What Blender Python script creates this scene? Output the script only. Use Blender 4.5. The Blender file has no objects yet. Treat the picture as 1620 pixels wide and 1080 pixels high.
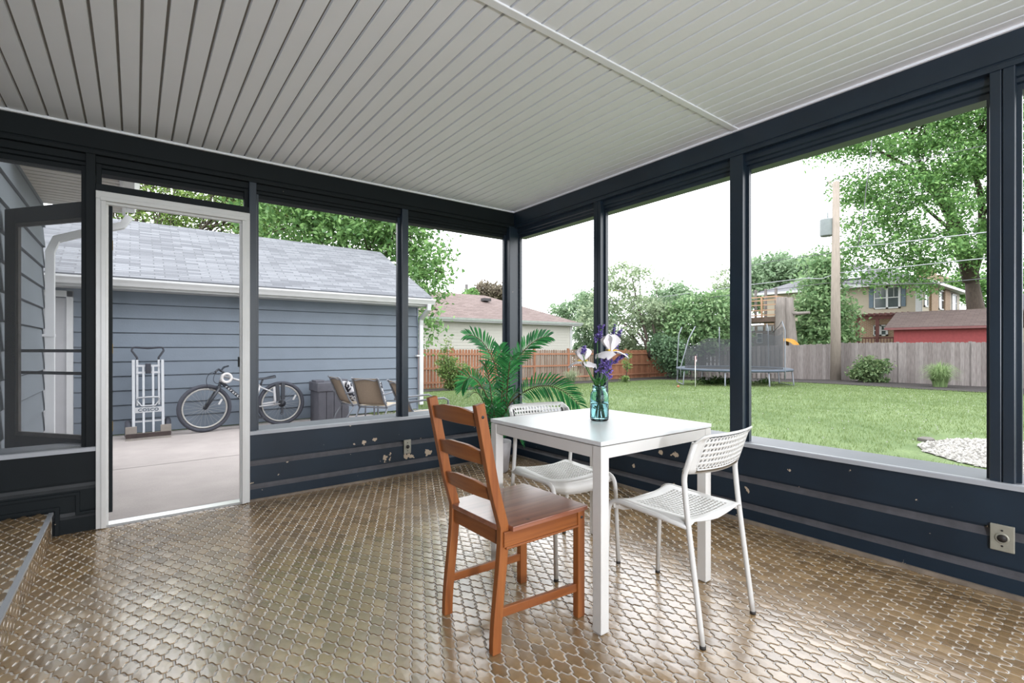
import bpy, bmesh, math, random
import numpy as np
from mathutils import Vector, Matrix

PI = math.pi
scene = bpy.context.scene
COL = scene.collection

# ------------------------------------------------------------------ camera
F_PX, HORIZON, THETA, EYE = 766.63, 548.66, 0.9091, 1.1007
CAM = Vector((-(4.9049 * math.cos(THETA) + 0.02 * math.sin(THETA)),
              -(4.9049 * math.sin(THETA) - 0.02 * math.cos(THETA)), EYE))
FWD = Vector((math.cos(THETA), math.sin(THETA), 0))
RGT = Vector((math.sin(THETA), -math.cos(THETA), 0))
cd = bpy.data.cameras.new('camera')
cd.sensor_width = 36.0
cd.lens = F_PX / 1620 * 36.0
cd.shift_y = (HORIZON - 540.0) / 1620.0
cd.clip_start, cd.clip_end = 0.05, 400
cam = bpy.data.objects.new('camera', cd)
COL.objects.link(cam)
cam.location = CAM
cam.rotation_euler = (PI / 2, 0, THETA - PI / 2)
scene.camera = cam

# ------------------------------------------------------------------ sky (bright overcast) and exposure
SKY = 4.4
KREF = 2.6
world = bpy.data.worlds.new('overcast_sky')
scene.world = world
world.use_nodes = True
wn, wl = world.node_tree.nodes, world.node_tree.links
wn.clear()
w_out = wn.new('ShaderNodeOutputWorld')
w_bg = wn.new('ShaderNodeBackground')
w_bg.inputs[1].default_value = SKY
w_noise = wn.new('ShaderNodeTexNoise')
w_noise.inputs['Scale'].default_value = 2.2
w_noise.inputs['Detail'].default_value = 4
w_ramp = wn.new('ShaderNodeValToRGB')
w_ramp.color_ramp.elements[0].color = (0.86, 0.90, 0.96, 1)
w_ramp.color_ramp.elements[1].color = (1.0, 1.0, 1.0, 1)
w_tc = wn.new('ShaderNodeTexCoord')
wl.new(w_tc.outputs['Generated'], w_noise.inputs['Vector'])
wl.new(w_noise.outputs['Fac'], w_ramp.inputs['Fac'])
wl.new(w_ramp.outputs['Color'], w_bg.inputs[0])
wl.new(w_bg.outputs[0], w_out.inputs[0])
vs = scene.view_settings
vs.view_transform = 'Standard'
vs.look = 'None'
vs.gamma = 1.0
vs.use_curve_mapping = False
vs.exposure = 0.0
try:
    scene.cycles.max_bounces = 10
    scene.cycles.diffuse_bounces = 6
    scene.cycles.transparent_max_bounces = 24
    scene.cycles.caustics_refractive = False
    scene.cycles.caustics_reflective = False
except Exception:
    pass

# added fill lamp behind the viewpoint, brightens the ceiling
def fill_lamp():
    ld = bpy.data.lights.new('fill_light', 'POINT')
    ld.shadow_soft_size = 0.12
    ld.energy = FILL_W
    ld.color = (0.90, 0.93, 1.0)
    return ld
FILL_W = 370.0

# ------------------------------------------------------------------ pixel helpers (photo frame 1620x1080)
def ray(px, py):
    return FWD + RGT * ((px - 810) / F_PX) + Vector((0, 0, (HORIZON - py) / F_PX))
def at(px, py, depth):
    return CAM + ray(px, py) * depth
def on_x(px, py, x):
    r = ray(px, py)
    return CAM + r * ((x - CAM.x) / r.x)
def on_y(px, py, y):
    r = ray(px, py)
    return CAM + r * ((y - CAM.y) / r.y)
def on_z(px, py, z):
    r = ray(px, py)
    return CAM + r * ((z - CAM.z) / r.z)

# ------------------------------------------------------------------ colour
def lin(c):
    return tuple(((v / 255) / 12.92 if v / 255 <= 0.04045 else ((v / 255 + 0.055) / 1.055) ** 2.4) for v in c)
def col(r, g, b, k=1.0):
    """paint colour from an sRGB triple, divided by the light the surface receives"""
    return tuple(min(0.9, v / k) for v in lin((r, g, b)))

# ------------------------------------------------------------------ materials
class NT:
    def __init__(self, m):
        self.t = m.node_tree
        self.n, self.l = self.t.nodes, self.t.links
    def add(self, kind, **kw):
        nd = self.n.new(kind)
        for k, v in kw.items():
            if hasattr(nd, k) and not isinstance(getattr(nd, k), bpy.types.bpy_prop_collection):
                setattr(nd, k, v)
        return nd
    def link(self, a, b):
        self.l.new(a, b)
def new_mat(name):
    m = bpy.data.materials.new(name)
    m.use_nodes = True
    return m, NT(m), m.node_tree.nodes['Principled BSDF']
def mat(name, c, rough=0.6, metal=0.0, vary=0.12, scale=6.0, bump=0.0, bscale=None, spec=0.5, stretch=None,
        c2=None, coat=0.0, rvary=0.0):
    """base colour mottled by noise, optional bump; stretch = per-axis noise scale"""
    m, t, b = new_mat(name)
    b.inputs['Roughness'].default_value = rough
    b.inputs['Metallic'].default_value = metal
    b.inputs['Specular IOR Level'].default_value = spec
    b.inputs['Coat Weight'].default_value = coat
    tc = t.add('ShaderNodeTexCoord')
    mp = t.add('ShaderNodeMapping')
    t.link(tc.outputs['Object'], mp.inputs['Vector'])
    if stretch:
        mp.inputs['Scale'].default_value = stretch
    nz = t.add('ShaderNodeTexNoise')
    nz.inputs['Scale'].default_value = scale
    nz.inputs['Detail'].default_value = 6
    nz.inputs['Roughness'].default_value = 0.6
    t.link(mp.outputs[0], nz.inputs['Vector'])
    rp = t.add('ShaderNodeValToRGB')
    a = c2 if c2 else tuple(max(0, v * (1 - vary)) for v in c)
    d = c if c2 else tuple(min(1, v * (1 + vary)) for v in c)
    rp.color_ramp.elements[0].position = 0.3
    rp.color_ramp.elements[1].position = 0.7
    rp.color_ramp.elements[0].color = (*a, 1)
    rp.color_ramp.elements[1].color = (*d, 1)
    t.link(nz.outputs['Fac'], rp.inputs['Fac'])
    t.link(rp.outputs['Color'], b.inputs['Base Color'])
    if rvary:
        mr = t.add('ShaderNodeMapRange')
        mr.inputs['To Min'].default_value = max(0.02, rough - rvary)
        mr.inputs['To Max'].default_value = rough + rvary
        t.link(nz.outputs['Fac'], mr.inputs['Value'])
        t.link(mr.outputs[0], b.inputs['Roughness'])
    if bump:
        n2 = t.add('ShaderNodeTexNoise')
        n2.inputs['Scale'].default_value = bscale or scale * 4
        n2.inputs['Detail'].default_value = 5
        t.link(mp.outputs[0], n2.inputs['Vector'])
        bp = t.add('ShaderNodeBump')
        bp.inputs['Strength'].default_value = bump
        bp.inputs['Distance'].default_value = 0.01
        t.link(n2.outputs['Fac'], bp.inputs['Height'])
        t.link(bp.outputs[0], b.inputs['Normal'])
    return m
def leaf_mat(name, dark, light, trans=0.35, rough=0.5):
    """each leaf its own green; light passes through the blade"""
    m, t, b = new_mat(name)
    geo = t.add('ShaderNodeNewGeometry')
    rp = t.add('ShaderNodeValToRGB')
    rp.color_ramp.elements[0].color = (*dark, 1)
    rp.color_ramp.elements[1].color = (*light, 1)
    t.link(geo.outputs['Random Per Island'], rp.inputs['Fac'])
    b.inputs['Roughness'].default_value = rough
    b.inputs['Specular IOR Level'].default_value = 0.3
    t.link(rp.outputs['Color'], b.inputs['Base Color'])
    tr = t.add('ShaderNodeBsdfTranslucent')
    t.link(rp.outputs['Color'], tr.inputs['Color'])
    mx = t.add('ShaderNodeMixShader')
    mx.inputs[0].default_value = trans
    t.link(b.outputs[0], mx.inputs[1])
    t.link(tr.outputs[0], mx.inputs[2])
    t.link(mx.outputs[0], t.n['Material Output'].inputs['Surface'])
    return m
def board_mat(name, ca, cb, rough=0.85, stretch=(7, 7, .8)):
    """weathered boards, each its own tone, streaked along the grain"""
    m, t, b = new_mat(name)
    geo = t.add('ShaderNodeNewGeometry')
    rp = t.add('ShaderNodeValToRGB')
    rp.color_ramp.elements[0].color = (*ca, 1); rp.color_ramp.elements[1].color = (*cb, 1)
    t.link(geo.outputs['Random Per Island'], rp.inputs['Fac'])
    tc = t.add('ShaderNodeTexCoord'); mp = t.add('ShaderNodeMapping'); mp.inputs['Scale'].default_value = stretch
    t.link(tc.outputs['Object'], mp.inputs['Vector'])
    nz = t.add('ShaderNodeTexNoise'); nz.inputs['Scale'].default_value = 4; nz.inputs['Detail'].default_value = 6
    t.link(mp.outputs[0], nz.inputs['Vector'])
    mr = t.add('ShaderNodeMapRange'); mr.inputs['From Min'].default_value = .3; mr.inputs['From Max'].default_value = .7
    mr.inputs['To Min'].default_value = .78; mr.inputs['To Max'].default_value = 1.2
    t.link(nz.outputs['Fac'], mr.inputs['Value'])
    h = t.add('ShaderNodeHueSaturation'); t.link(mr.outputs[0], h.inputs['Value']); t.link(rp.outputs['Color'], h.inputs['Color'])
    t.link(h.outputs['Color'], b.inputs['Base Color'])
    b.inputs['Roughness'].default_value = rough; b.inputs['Specular IOR Level'].default_value = 0.2
    return m
def shingle_mat(name, ca, cb, cm, sx=0.3, sy=0.13, mort=0.012):
    m, t, b = new_mat(name)
    tc = t.add('ShaderNodeTexCoord')
    br = t.add('ShaderNodeTexBrick')
    br.offset = 0.42
    br.inputs['Color1'].default_value = (*ca, 1)
    br.inputs['Color2'].default_value = (*cb, 1)
    br.inputs['Mortar'].default_value = (*cm, 1)
    br.inputs['Scale'].default_value = 1.0
    br.inputs['Brick Width'].default_value = sx
    br.inputs['Row Height'].default_value = sy
    br.inputs['Mortar Size'].default_value = mort
    br.inputs['Bias'].default_value = 0.1
    t.link(tc.outputs['UV'], br.inputs['Vector'])
    nz = t.add('ShaderNodeTexNoise')
    nz.inputs['Scale'].default_value = 60
    t.link(tc.outputs['UV'], nz.inputs['Vector'])
    mx = t.add('ShaderNodeMix')
    mx.data_type = 'RGBA'
    mx.blend_type = 'MULTIPLY'
    mx.inputs[0].default_value = 0.35
    t.link(br.outputs['Color'], mx.inputs[6])
    t.link(nz.outputs['Fac'], mx.inputs[7])
    t.link(mx.outputs[2], b.inputs['Base Color'])
    b.inputs['Roughness'].default_value = 0.9
    bp = t.add('ShaderNodeBump')
    bp.inputs['Strength'].default_value = 0.5
    bp.inputs['Distance'].default_value = 0.01
    t.link(br.outputs['Fac'], bp.inputs['Height'])
    bp.invert = True
    t.link(bp.outputs[0], b.inputs['Normal'])
    return m
def brick_mat(name, ca, cb, cm, sx=0.22, sy=0.075):
    m = shingle_mat(name, ca, cb, cm, sx, sy)
    return m
def mesh_mat(name, c, alpha):
    """woven screen or net: mostly holes"""
    m, t, b = new_mat(name)
    b.inputs['Base Color'].default_value = (*c, 1)
    b.inputs['Roughness'].default_value = 0.7
    tr = t.add('ShaderNodeBsdfTransparent')
    mx = t.add('ShaderNodeMixShader')
    mx.inputs[0].default_value = alpha
    t.link(tr.outputs[0], mx.inputs[1])
    t.link(b.outputs[0], mx.inputs[2])
    t.link(mx.outputs[0], t.n['Material Output'].inputs['Surface'])
    return m

# ------------------------------------------------------------------ mesh builder
def frame_of(d):
    d = d.normalized()
    up = Vector((0, 0, 1)) if abs(d.z) < 0.95 else Vector((1, 0, 0))
    a = d.cross(up).normalized()
    return a, a.cross(d).normalized()
class MB:
    def __init__(self):
        self.v, self.f, self.s, self.mi, self.uv = [], [], [], [], None
        self.cur = 0
    def face(self, idx, smooth=False):
        self.f.append(tuple(idx)); self.s.append(smooth); self.mi.append(self.cur)
    def quad(self, a, b, c, d, smooth=False):
        n = len(self.v)
        self.v += [tuple(a), tuple(b), tuple(c), tuple(d)]
        self.face((n, n + 1, n + 2, n + 3), smooth)
    def poly(self, pts, smooth=False):
        n = len(self.v)
        self.v += [tuple(p) for p in pts]
        self.face(range(n, n + len(pts)), smooth)
    def box(self, lo, hi):
        (x0, y0, z0), (x1, y1, z1) = lo, hi
        n = len(self.v)
        self.v += [(x0, y0, z0), (x1, y0, z0), (x1, y1, z0), (x0, y1, z0), (x0, y0, z1), (x1, y0, z1), (x1, y1, z1), (x0, y1, z1)]
        for q in ((3, 2, 1, 0), (4, 5, 6, 7), (0, 1, 5, 4), (1, 2, 6, 5), (2, 3, 7, 6), (3, 0, 4, 7)):
            self.face([n + i for i in q])
        return self
    def cbox(self, c, s):
        return self.box([c[i] - s[i] / 2 for i in range(3)], [c[i] + s[i] / 2 for i in range(3)])
    def bar(self, a, b, w, h, up=(0, 0, 1)):
        """square bar from a to b: w sideways, h along up"""
        a, b = Vector(a), Vector(b)
        d = (b - a).normalized()
        u = Vector(up)
        s = d.cross(u)
        if s.length < 1e-4:
            s = d.cross(Vector((1, 0, 0)))
        s.normalize()
        u = s.cross(d).normalized()
        n = len(self.v)
        for p in (a, b):
            for i, j in ((-1, -1), (1, -1), (1, 1), (-1, 1)):
                self.v.append(tuple(p + s * (i * w / 2) + u * (j * h / 2)))
        for q in ((0, 1, 2, 3), (7, 6, 5, 4), (0, 4, 5, 1), (1, 5, 6, 2), (2, 6, 7, 3), (3, 7, 4, 0)):
            self.face([n + i for i in q])
        return self
    def sweep(self, pts, sec, up=(1, 0, 0), closed=False):
        """sweep a list of (side, up) offsets along pts keeping the side axis fixed = up"""
        pts = [Vector(p) for p in pts]
        side = Vector(up).normalized()
        n, k = len(self.v), len(sec)
        for i, p in enumerate(pts):
            d = (pts[min(i + 1, len(pts) - 1)] - pts[max(i - 1, 0)]).normalized()
            o = side.cross(d).normalized()
            for a, b in sec:
                self.v.append(tuple(p + side * a + o * b))
        for i in range(len(pts) - 1):
            for j in range(k):
                self.face((n + i * k + j, n + i * k + (j + 1) % k, n + (i + 1) * k + (j + 1) % k, n + (i + 1) * k + j))
        self.face([n + j for j in range(k)][::-1])
        self.face([n + (len(pts) - 1) * k + j for j in range(k)])
        return self
    def tube(self, pts, r, n=8, caps=True):
        pts = [Vector(p) for p in pts]
        rs = r if isinstance(r, (list, tuple)) else [r] * len(pts)
        base = len(self.v)
        a, bb = frame_of(pts[1] - pts[0])
        for i, p in enumerate(pts):
            d = (pts[min(i + 1, len(pts) - 1)] - pts[max(i - 1, 0)]).normalized()
            a = (a - d * a.dot(d))
            a = a.normalized() if a.length > 1e-6 else frame_of(d)[0]
            bb = a.cross(d)
            for k in range(n):
                t = 2 * PI * k / n
                self.v.append(tuple(p + a * (math.cos(t) * rs[i]) + bb * (math.sin(t) * rs[i])))
        for i in range(len(pts) - 1):
            for k in range(n):
                self.face((base + i * n + k, base + i * n + (k + 1) % n, base + (i + 1) * n + (k + 1) % n, base + (i + 1) * n + k), True)
        if caps:
            self.face([base + k for k in range(n)][::-1])
            self.face([base + (len(pts) - 1) * n + k for k in range(n)])
        return self
    def ring(self, c, R, r, axis='z', n=32, m=8, sz=1.0):
        """torus"""
        base = len(self.v)
        for i in range(n):
            t = 2 * PI * i / n
            for j in range(m):
                p = 2 * PI * j / m
                q, h = R + r * math.cos(p), r * math.sin(p) * sz
                x, y = q * math.cos(t), q * math.sin(t)
                o = {'z': (x, y, h), 'y': (x, h, y), 'x': (h, x, y)}[axis]
                self.v.append((c[0] + o[0], c[1] + o[1], c[2] + o[2]))
        for i in range(n):
            for j in range(m):
                self.face((base + i * m + j, base + ((i + 1) % n) * m + j, base + ((i + 1) % n) * m + (j + 1) % m, base + i * m + (j + 1) % m), True)
        return self
    def lathe(self, prof, c=(0, 0, 0), n=24, axis='z', closed=False):
        base, k = len(self.v), len(prof)
        for i in range(n):
            t = 2 * PI * i / n
            for r, h in prof:
                x, y = r * math.cos(t), r * math.sin(t)
                o = {'z': (x, y, h), 'y': (x, h, y), 'x': (h, x, y)}[axis]
                self.v.append((c[0] + o[0], c[1] + o[1], c[2] + o[2]))
        for i in range(n):
            for j in range(k - 1 if not closed else k):
                self.face((base + i * k + j, base + ((i + 1) % n) * k + j, base + ((i + 1) % n) * k + (j + 1) % k, base + i * k + (j + 1) % k), True)
        return self
    def disc(self, c, r, axis='y', t=0.005, n=20):
        return self.lathe([(0, -t / 2), (r, -t / 2), (r, t / 2), (0, t / 2)], c, n, axis)
    def prism(self, poly, z0, z1):
        n, k = len(self.v), len(poly)
        self.v += [(x, y, z0) for x, y in poly] + [(x, y, z1) for x, y in poly]
        self.face([n + i for i in range(k)][::-1])
        self.face([n + k + i for i in range(k)])
        for i in range(k):
            self.face((n + i, n + (i + 1) % k, n + k + (i + 1) % k, n + k + i))
        return self
    def extrude(self, prof, a, b, ax, cap=True):
        """profile [(p,q)...] closed, extruded between a and b along axis ax ('x': p->y, q->z; 'y': p->x, q->z)"""
        n, k = len(self.v), len(prof)
        for w in (a, b):
            for p, q in prof:
                self.v.append((w, p, q) if ax == 'x' else (p, w, q))
        for i in range(k):
            self.face((n + i, n + (i + 1) % k, n + k + (i + 1) % k, n + k + i))
        if cap:
            self.face([n + i for i in range(k)][::-1])
            self.face([n + k + i for i in range(k)])
        return self
    def build(self, name, m, parent=None, bevel=0.0, loc=None, subsurf=0, solid=0.0, merge=False, shear=False):
        me = bpy.data.meshes.new(name)
        v = self.v
        if shear:
            v = [(x, y, z + 0.0109 * x - 0.0087 * y) for x, y, z in v]
        me.from_pydata(v, [], self.f)
        me.polygons.foreach_set('use_smooth', self.s)
        for q in (m if isinstance(m, (list, tuple)) else [m]):
            me.materials.append(q)
        me.polygons.foreach_set('material_index', self.mi)
        bm = bmesh.new()
        bm.from_mesh(me)
        if merge:
            bmesh.ops.remove_doubles(bm, verts=bm.verts, dist=0.0004)
        bmesh.ops.recalc_face_normals(bm, faces=bm.faces)
        bm.to_mesh(me)
        bm.free()
        if self.uv is not None:
            uvl = me.uv_layers.new(name='UVMap')
            for p in me.polygons:
                for li in p.loop_indices:
                    uvl.data[li].uv = self.uv(Vector(me.vertices[me.loops[li].vertex_index].co), p.normal)
        o = bpy.data.objects.new(name, me)
        COL.objects.link(o)
        if parent is not None:
            o.parent = parent
        if loc is not None:
            o.location = loc
        if solid:
            md = o.modifiers.new('thickness', 'SOLIDIFY'); md.thickness = solid; md.offset = 0
        if bevel:
            md = o.modifiers.new('bevel', 'BEVEL'); md.width = bevel; md.segments = 2; md.limit_method = 'ANGLE'; md.angle_limit = 0.7
        if subsurf:
            md = o.modifiers.new('subsurf', 'SUBSURF'); md.levels = subsurf; md.render_levels = subsurf
        return o

def thing(name, label, cat, loc=(0, 0, 0), rz=0.0, group=None, kind=None):
    o = bpy.data.objects.new(name, None)
    COL.objects.link(o)
    o.location = loc
    o.rotation_euler = (0, 0, rz)
    return tag(o, label, cat, group, kind)
def tag(o, label, cat, group=None, kind=None):
    o['label'] = label
    o['category'] = cat
    if group:
        o['group'] = group
    if kind:
        o['kind'] = kind
    return o
def dup(root, loc, rz, label, group=None):
    r = root.copy(); COL.objects.link(r)
    r.location = loc; r.rotation_euler = (0, 0, rz); r['label'] = label
    if group:
        r['group'] = group
    for ch in list(root.children):
        c = ch.copy(); COL.objects.link(c); c.parent = r
        for g in list(ch.children):
            d = g.copy(); COL.objects.link(d); d.parent = c
    return r
def np_mesh(name, verts, quads, m, parent=None):
    me = bpy.data.meshes.new(name)
    verts = np.asarray(verts, dtype=np.float32); quads = np.asarray(quads, dtype=np.int32)
    k = quads.shape[1]
    me.vertices.add(len(verts)); me.vertices.foreach_set('co', verts.ravel())
    me.loops.add(quads.size); me.loops.foreach_set('vertex_index', quads.ravel())
    me.polygons.add(len(quads)); me.polygons.foreach_set('loop_start', np.arange(0, quads.size, k, dtype=np.int32))
    me.update(calc_edges=True)
    me.materials.append(m)
    o = bpy.data.objects.new(name, me); COL.objects.link(o)
    if parent is not None:
        o.parent = parent
    return o
def sm(a, b, x):
    t = min(1, max(0, (x - a) / (b - a)))
    return t * t * (3 - 2 * t)
def bez(p0, p1, p2, p3, n):
    p0, p1, p2, p3 = map(Vector, (p0, p1, p2, p3))
    out = []
    for i in range(n + 1):
        t = i / n; u = 1 - t
        out.append(p0 * u**3 + p1 * (3 * u * u * t) + p2 * (3 * u * t * t) + p3 * t**3)
    return out
def lap(mb, a, b, z0, z1, ex, nrm, out=0.014, groove=0.0):
    """lap siding from a to b (xy), courses of height ex, facing nrm"""
    a, b, nr = Vector((*a, 0)), Vector((*b, 0)), Vector((*nrm, 0))
    z = z0
    while z < z1 - 1e-6:
        t = min(z + ex, z1)
        o = out * (t - z) / ex
        lo0, lo1 = a + nr * o + Vector((0, 0, z)), b + nr * o + Vector((0, 0, z))
        hi0, hi1 = a + Vector((0, 0, t)), b + Vector((0, 0, t))
        if groove:
            g = Vector((0, 0, groove)); back = nr * 0.022
            mb.quad(lo0, lo1, hi1 - g, hi0 - g)
            mb.quad(hi0 - g, hi1 - g, hi1 - g - back, hi0 - g - back)
            mb.quad(hi0 - g - back, hi1 - g - back, hi1 - back, hi0 - back)
            mb.quad(hi0 - back, hi1 - back, hi1, hi0)
        else:
            mb.quad(lo0, lo1, hi1, hi0)
        mb.quad(a + Vector((0, 0, z)), b + Vector((0, 0, z)), lo1, lo0)
        z = t
    return mb
# ------------------------------------------------------------------ materials of the porch
def dark_paint(name, chips=(), wear=0.655, base=(24, 37, 48), rough=0.45, spec=0.35):
    """old dark paint: fine scuffs, small chips, and larger flaked patches round the given points"""
    m, t, b = new_mat(name)
    tc = t.add('ShaderNodeTexCoord')
    nz = t.add('ShaderNodeTexNoise'); nz.inputs['Scale'].default_value = 3.0; nz.inputs['Detail'].default_value = 8
    t.link(tc.outputs['Object'], nz.inputs['Vector'])
    rp = t.add('ShaderNodeValToRGB')
    c = lin(base)
    rp.color_ramp.elements[0].position = 0.3; rp.color_ramp.elements[1].position = 0.75
    rp.color_ramp.elements[0].color = (c[0] * .8, c[1] * .8, c[2] * .85, 1)
    rp.color_ramp.elements[1].color = (c[0] * 1.25, c[1] * 1.25, c[2] * 1.3, 1)
    t.link(nz.outputs['Fac'], rp.inputs['Fac'])
    n2 = t.add('ShaderNodeTexNoise'); n2.inputs['Scale'].default_value = 22.0; n2.inputs['Detail'].default_value = 5
    t.link(tc.outputs['Object'], n2.inputs['Vector'])
    val = n2.outputs['Fac']
    acc = None
    for (p, r) in chips:
        vd = t.add('ShaderNodeVectorMath', operation='DISTANCE')
        vd.inputs[1].default_value = p
        t.link(tc.outputs['Object'], vd.inputs[0])
        mr = t.add('ShaderNodeMapRange')
        mr.inputs['From Min'].default_value = 0.0; mr.inputs['From Max'].default_value = r
        mr.inputs['To Min'].default_value = 0.34; mr.inputs['To Max'].default_value = 0.0
        t.link(vd.outputs['Value'], mr.inputs['Value'])
        if acc is None:
            acc = mr.outputs[0]
        else:
            mx = t.add('ShaderNodeMath', operation='MAXIMUM')
            t.link(acc, mx.inputs[0]); t.link(mr.outputs[0], mx.inputs[1]); acc = mx.outputs[0]
    if acc is not None:
        ad = t.add('ShaderNodeMath', operation='ADD')
        t.link(val, ad.inputs[0]); t.link(acc, ad.inputs[1]); val = ad.outputs[0]
    st = t.add('ShaderNodeMapRange')
    st.inputs['From Min'].default_value = wear + 0.06; st.inputs['From Max'].default_value = wear + 0.075
    t.link(val, st.inputs['Value'])
    mix = t.add('ShaderNodeMix'); mix.data_type = 'RGBA'
    mix.inputs[7].default_value = (*lin((176, 160, 140)), 1)
    t.link(st.outputs[0], mix.inputs[0]); t.link(rp.outputs['Color'], mix.inputs[6])
    t.link(mix.outputs[2], b.inputs['Base Color'])
    b.inputs['Roughness'].default_value = rough
    b.inputs['Specular IOR Level'].default_value = spec
    bp = t.add('ShaderNodeBump'); bp.inputs['Strength'].default_value = 0.12; bp.inputs['Distance'].default_value = 0.004
    t.link(n2.outputs['Fac'], bp.inputs['Height']); t.link(bp.outputs[0], b.inputs['Normal'])
    return m
chipA = [(tuple(on_y(px, py, 0)), r) for px, py, r in ((645, 722, .085), (612, 725, .075), (676, 715, .06), (578, 699, .04), (592, 696, .035), (400, 765, .03), (560, 702, .025), (455, 730, .02))]
chipB = [(tuple(on_x(px, py, 0)), r) for px, py, r in ((1066, 719, .05), (1044, 716, .03), (1182, 775, .035), (1284, 777, .03), (1003, 737, .03), (1550, 816, .018))]
M_dark = dark_paint('dark_navy_paint', wear=0.72, rough=0.36, spec=0.6)
M_darkA = dark_paint('dark_navy_paint_flaked', chipA)
M_darkB = dark_paint('dark_navy_paint_chipped', chipB)
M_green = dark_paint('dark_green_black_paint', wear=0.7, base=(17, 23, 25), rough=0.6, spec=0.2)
M_sill = mat('grey_sill_paint', col(92, 96, 103), 0.5, vary=0.08, scale=5, stretch=(1, 1, 1))
M_nose = mat('light_grey_metal_edge', col(160, 163, 168), 0.4, vary=0.05)
M_white_trim = mat('white_aluminium', col(205, 205, 203), 0.35, vary=0.04)
M_ceil = mat('white_vinyl_soffit', col(236, 238, 244), 0.5, vary=0.02, scale=2)
M_basetrim = mat('worn_floor_trim', col(120, 108, 95), 0.7, vary=0.3, scale=14)
M_grey_metal = mat('dull_grey_metal', col(150, 148, 136), 0.45, metal=0.3, vary=0.12, scale=20)

M_groove = mat('shaded_groove_bottom', col(120, 116, 108), 0.8, vary=0.1, scale=20)  # groove shade painted into the colour of the bottoms
# vent strip in the soffit grooves: rows of punched dark slots
M_vent, t_, b_ = new_mat('soffit_vent_slots')
_tc = t_.add('ShaderNodeTexCoord'); _sx = t_.add('ShaderNodeSeparateXYZ'); t_.link(_tc.outputs['Object'], _sx.inputs[0])
_m1 = t_.add('ShaderNodeMath', operation='MULTIPLY'); _m1.inputs[1].default_value = 46.0; t_.link(_sx.outputs['Y'], _m1.inputs[0])
_fr = t_.add('ShaderNodeMath', operation='FRACT'); t_.link(_m1.outputs[0], _fr.inputs[0])
_gt = t_.add('ShaderNodeMath', operation='GREATER_THAN'); _gt.inputs[1].default_value = 0.45; t_.link(_fr.outputs[0], _gt.inputs[0])
_mx = t_.add('ShaderNodeMix'); _mx.data_type = 'RGBA'
_mx.inputs[6].default_value = (0.22, 0.21, 0.19, 1); _mx.inputs[7].default_value = (0.03, 0.03, 0.03, 1)
t_.link(_gt.outputs[0], _mx.inputs[0]); t_.link(_mx.outputs[2], b_.inputs['Base Color'])

# glazed brown floor tile
M_tile, t_, b_ = new_mat('glazed_brown_tile')
_geo = t_.add('ShaderNodeNewGeometry')
_rp = t_.add('ShaderNodeValToRGB')
_rp.color_ramp.elements[0].color = (*lin((116, 93, 62)), 1); _rp.color_ramp.elements[1].color = (*lin((150, 124, 88)), 1)
_e = _rp.color_ramp.elements.new(0.55); _e.color = (*lin((134, 108, 72)), 1)
t_.link(_geo.outputs['Random Per Island'], _rp.inputs['Fac'])
_tc = t_.add('ShaderNodeTexCoord')
_nz = t_.add('ShaderNodeTexNoise'); _nz.inputs['Scale'].default_value = 35; _nz.inputs['Detail'].default_value = 6
t_.link(_tc.outputs['Object'], _nz.inputs['Vector'])
_n2 = t_.add('ShaderNodeTexNoise'); _n2.inputs['Scale'].default_value = 1.3; _n2.inputs['Detail'].default_value = 4
t_.link(_tc.outputs['Object'], _n2.inputs['Vector'])
_mx = t_.add('ShaderNodeMix'); _mx.data_type = 'RGBA'; _mx.blend_type = 'OVERLAY'; _mx.inputs[0].default_value = 0.5
t_.link(_rp.outputs['Color'], _mx.inputs[6]); t_.link(_nz.outputs['Color'], _mx.inputs[7])
t_.link(_rp.outputs['Color'], b_.inputs['Base Color'])
_hs = t_.add('ShaderNodeHueSaturation'); t_.link(_rp.outputs['Color'], _hs.inputs['Color'])
_mr = t_.add('ShaderNodeMapRange'); _mr.inputs['From Min'].default_value = .3; _mr.inputs['From Max'].default_value = .7
_mr.inputs['To Min'].default_value = .84; _mr.inputs['To Max'].default_value = 1.16
t_.link(_nz.outputs['Fac'], _mr.inputs['Value']); t_.link(_mr.outputs[0], _hs.inputs['Value'])
t_.link(_hs.outputs['Color'], b_.inputs['Base Color'])
_mr2 = t_.add('ShaderNodeMapRange'); _mr2.inputs['From Min'].default_value = .3; _mr2.inputs['From Max'].default_value = .7
_mr2.inputs['To Min'].default_value = .21; _mr2.inputs['To Max'].default_value = .35
t_.link(_n2.outputs['Fac'], _mr2.inputs['Value']); t_.link(_mr2.outputs[0], b_.inputs['Roughness'])
b_.inputs['IOR'].default_value = 1.62
b_.inputs['Specular IOR Level'].default_value = 0.75
b_.inputs['Coat Weight'].default_value = 0.8
b_.inputs['Coat Roughness'].default_value = 0.16
_bp = t_.add('ShaderNodeBump'); _bp.inputs['Strength'].default_value = 0.06; _bp.inputs['Distance'].default_value = 0.003
t_.link(_nz.outputs['Fac'], _bp.inputs['Height']); t_.link(_bp.outputs[0], b_.inputs['Normal'])
M_grout = mat('pale_grout', col(206, 202, 196), 0.7, vary=0.15, scale=8)

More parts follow.
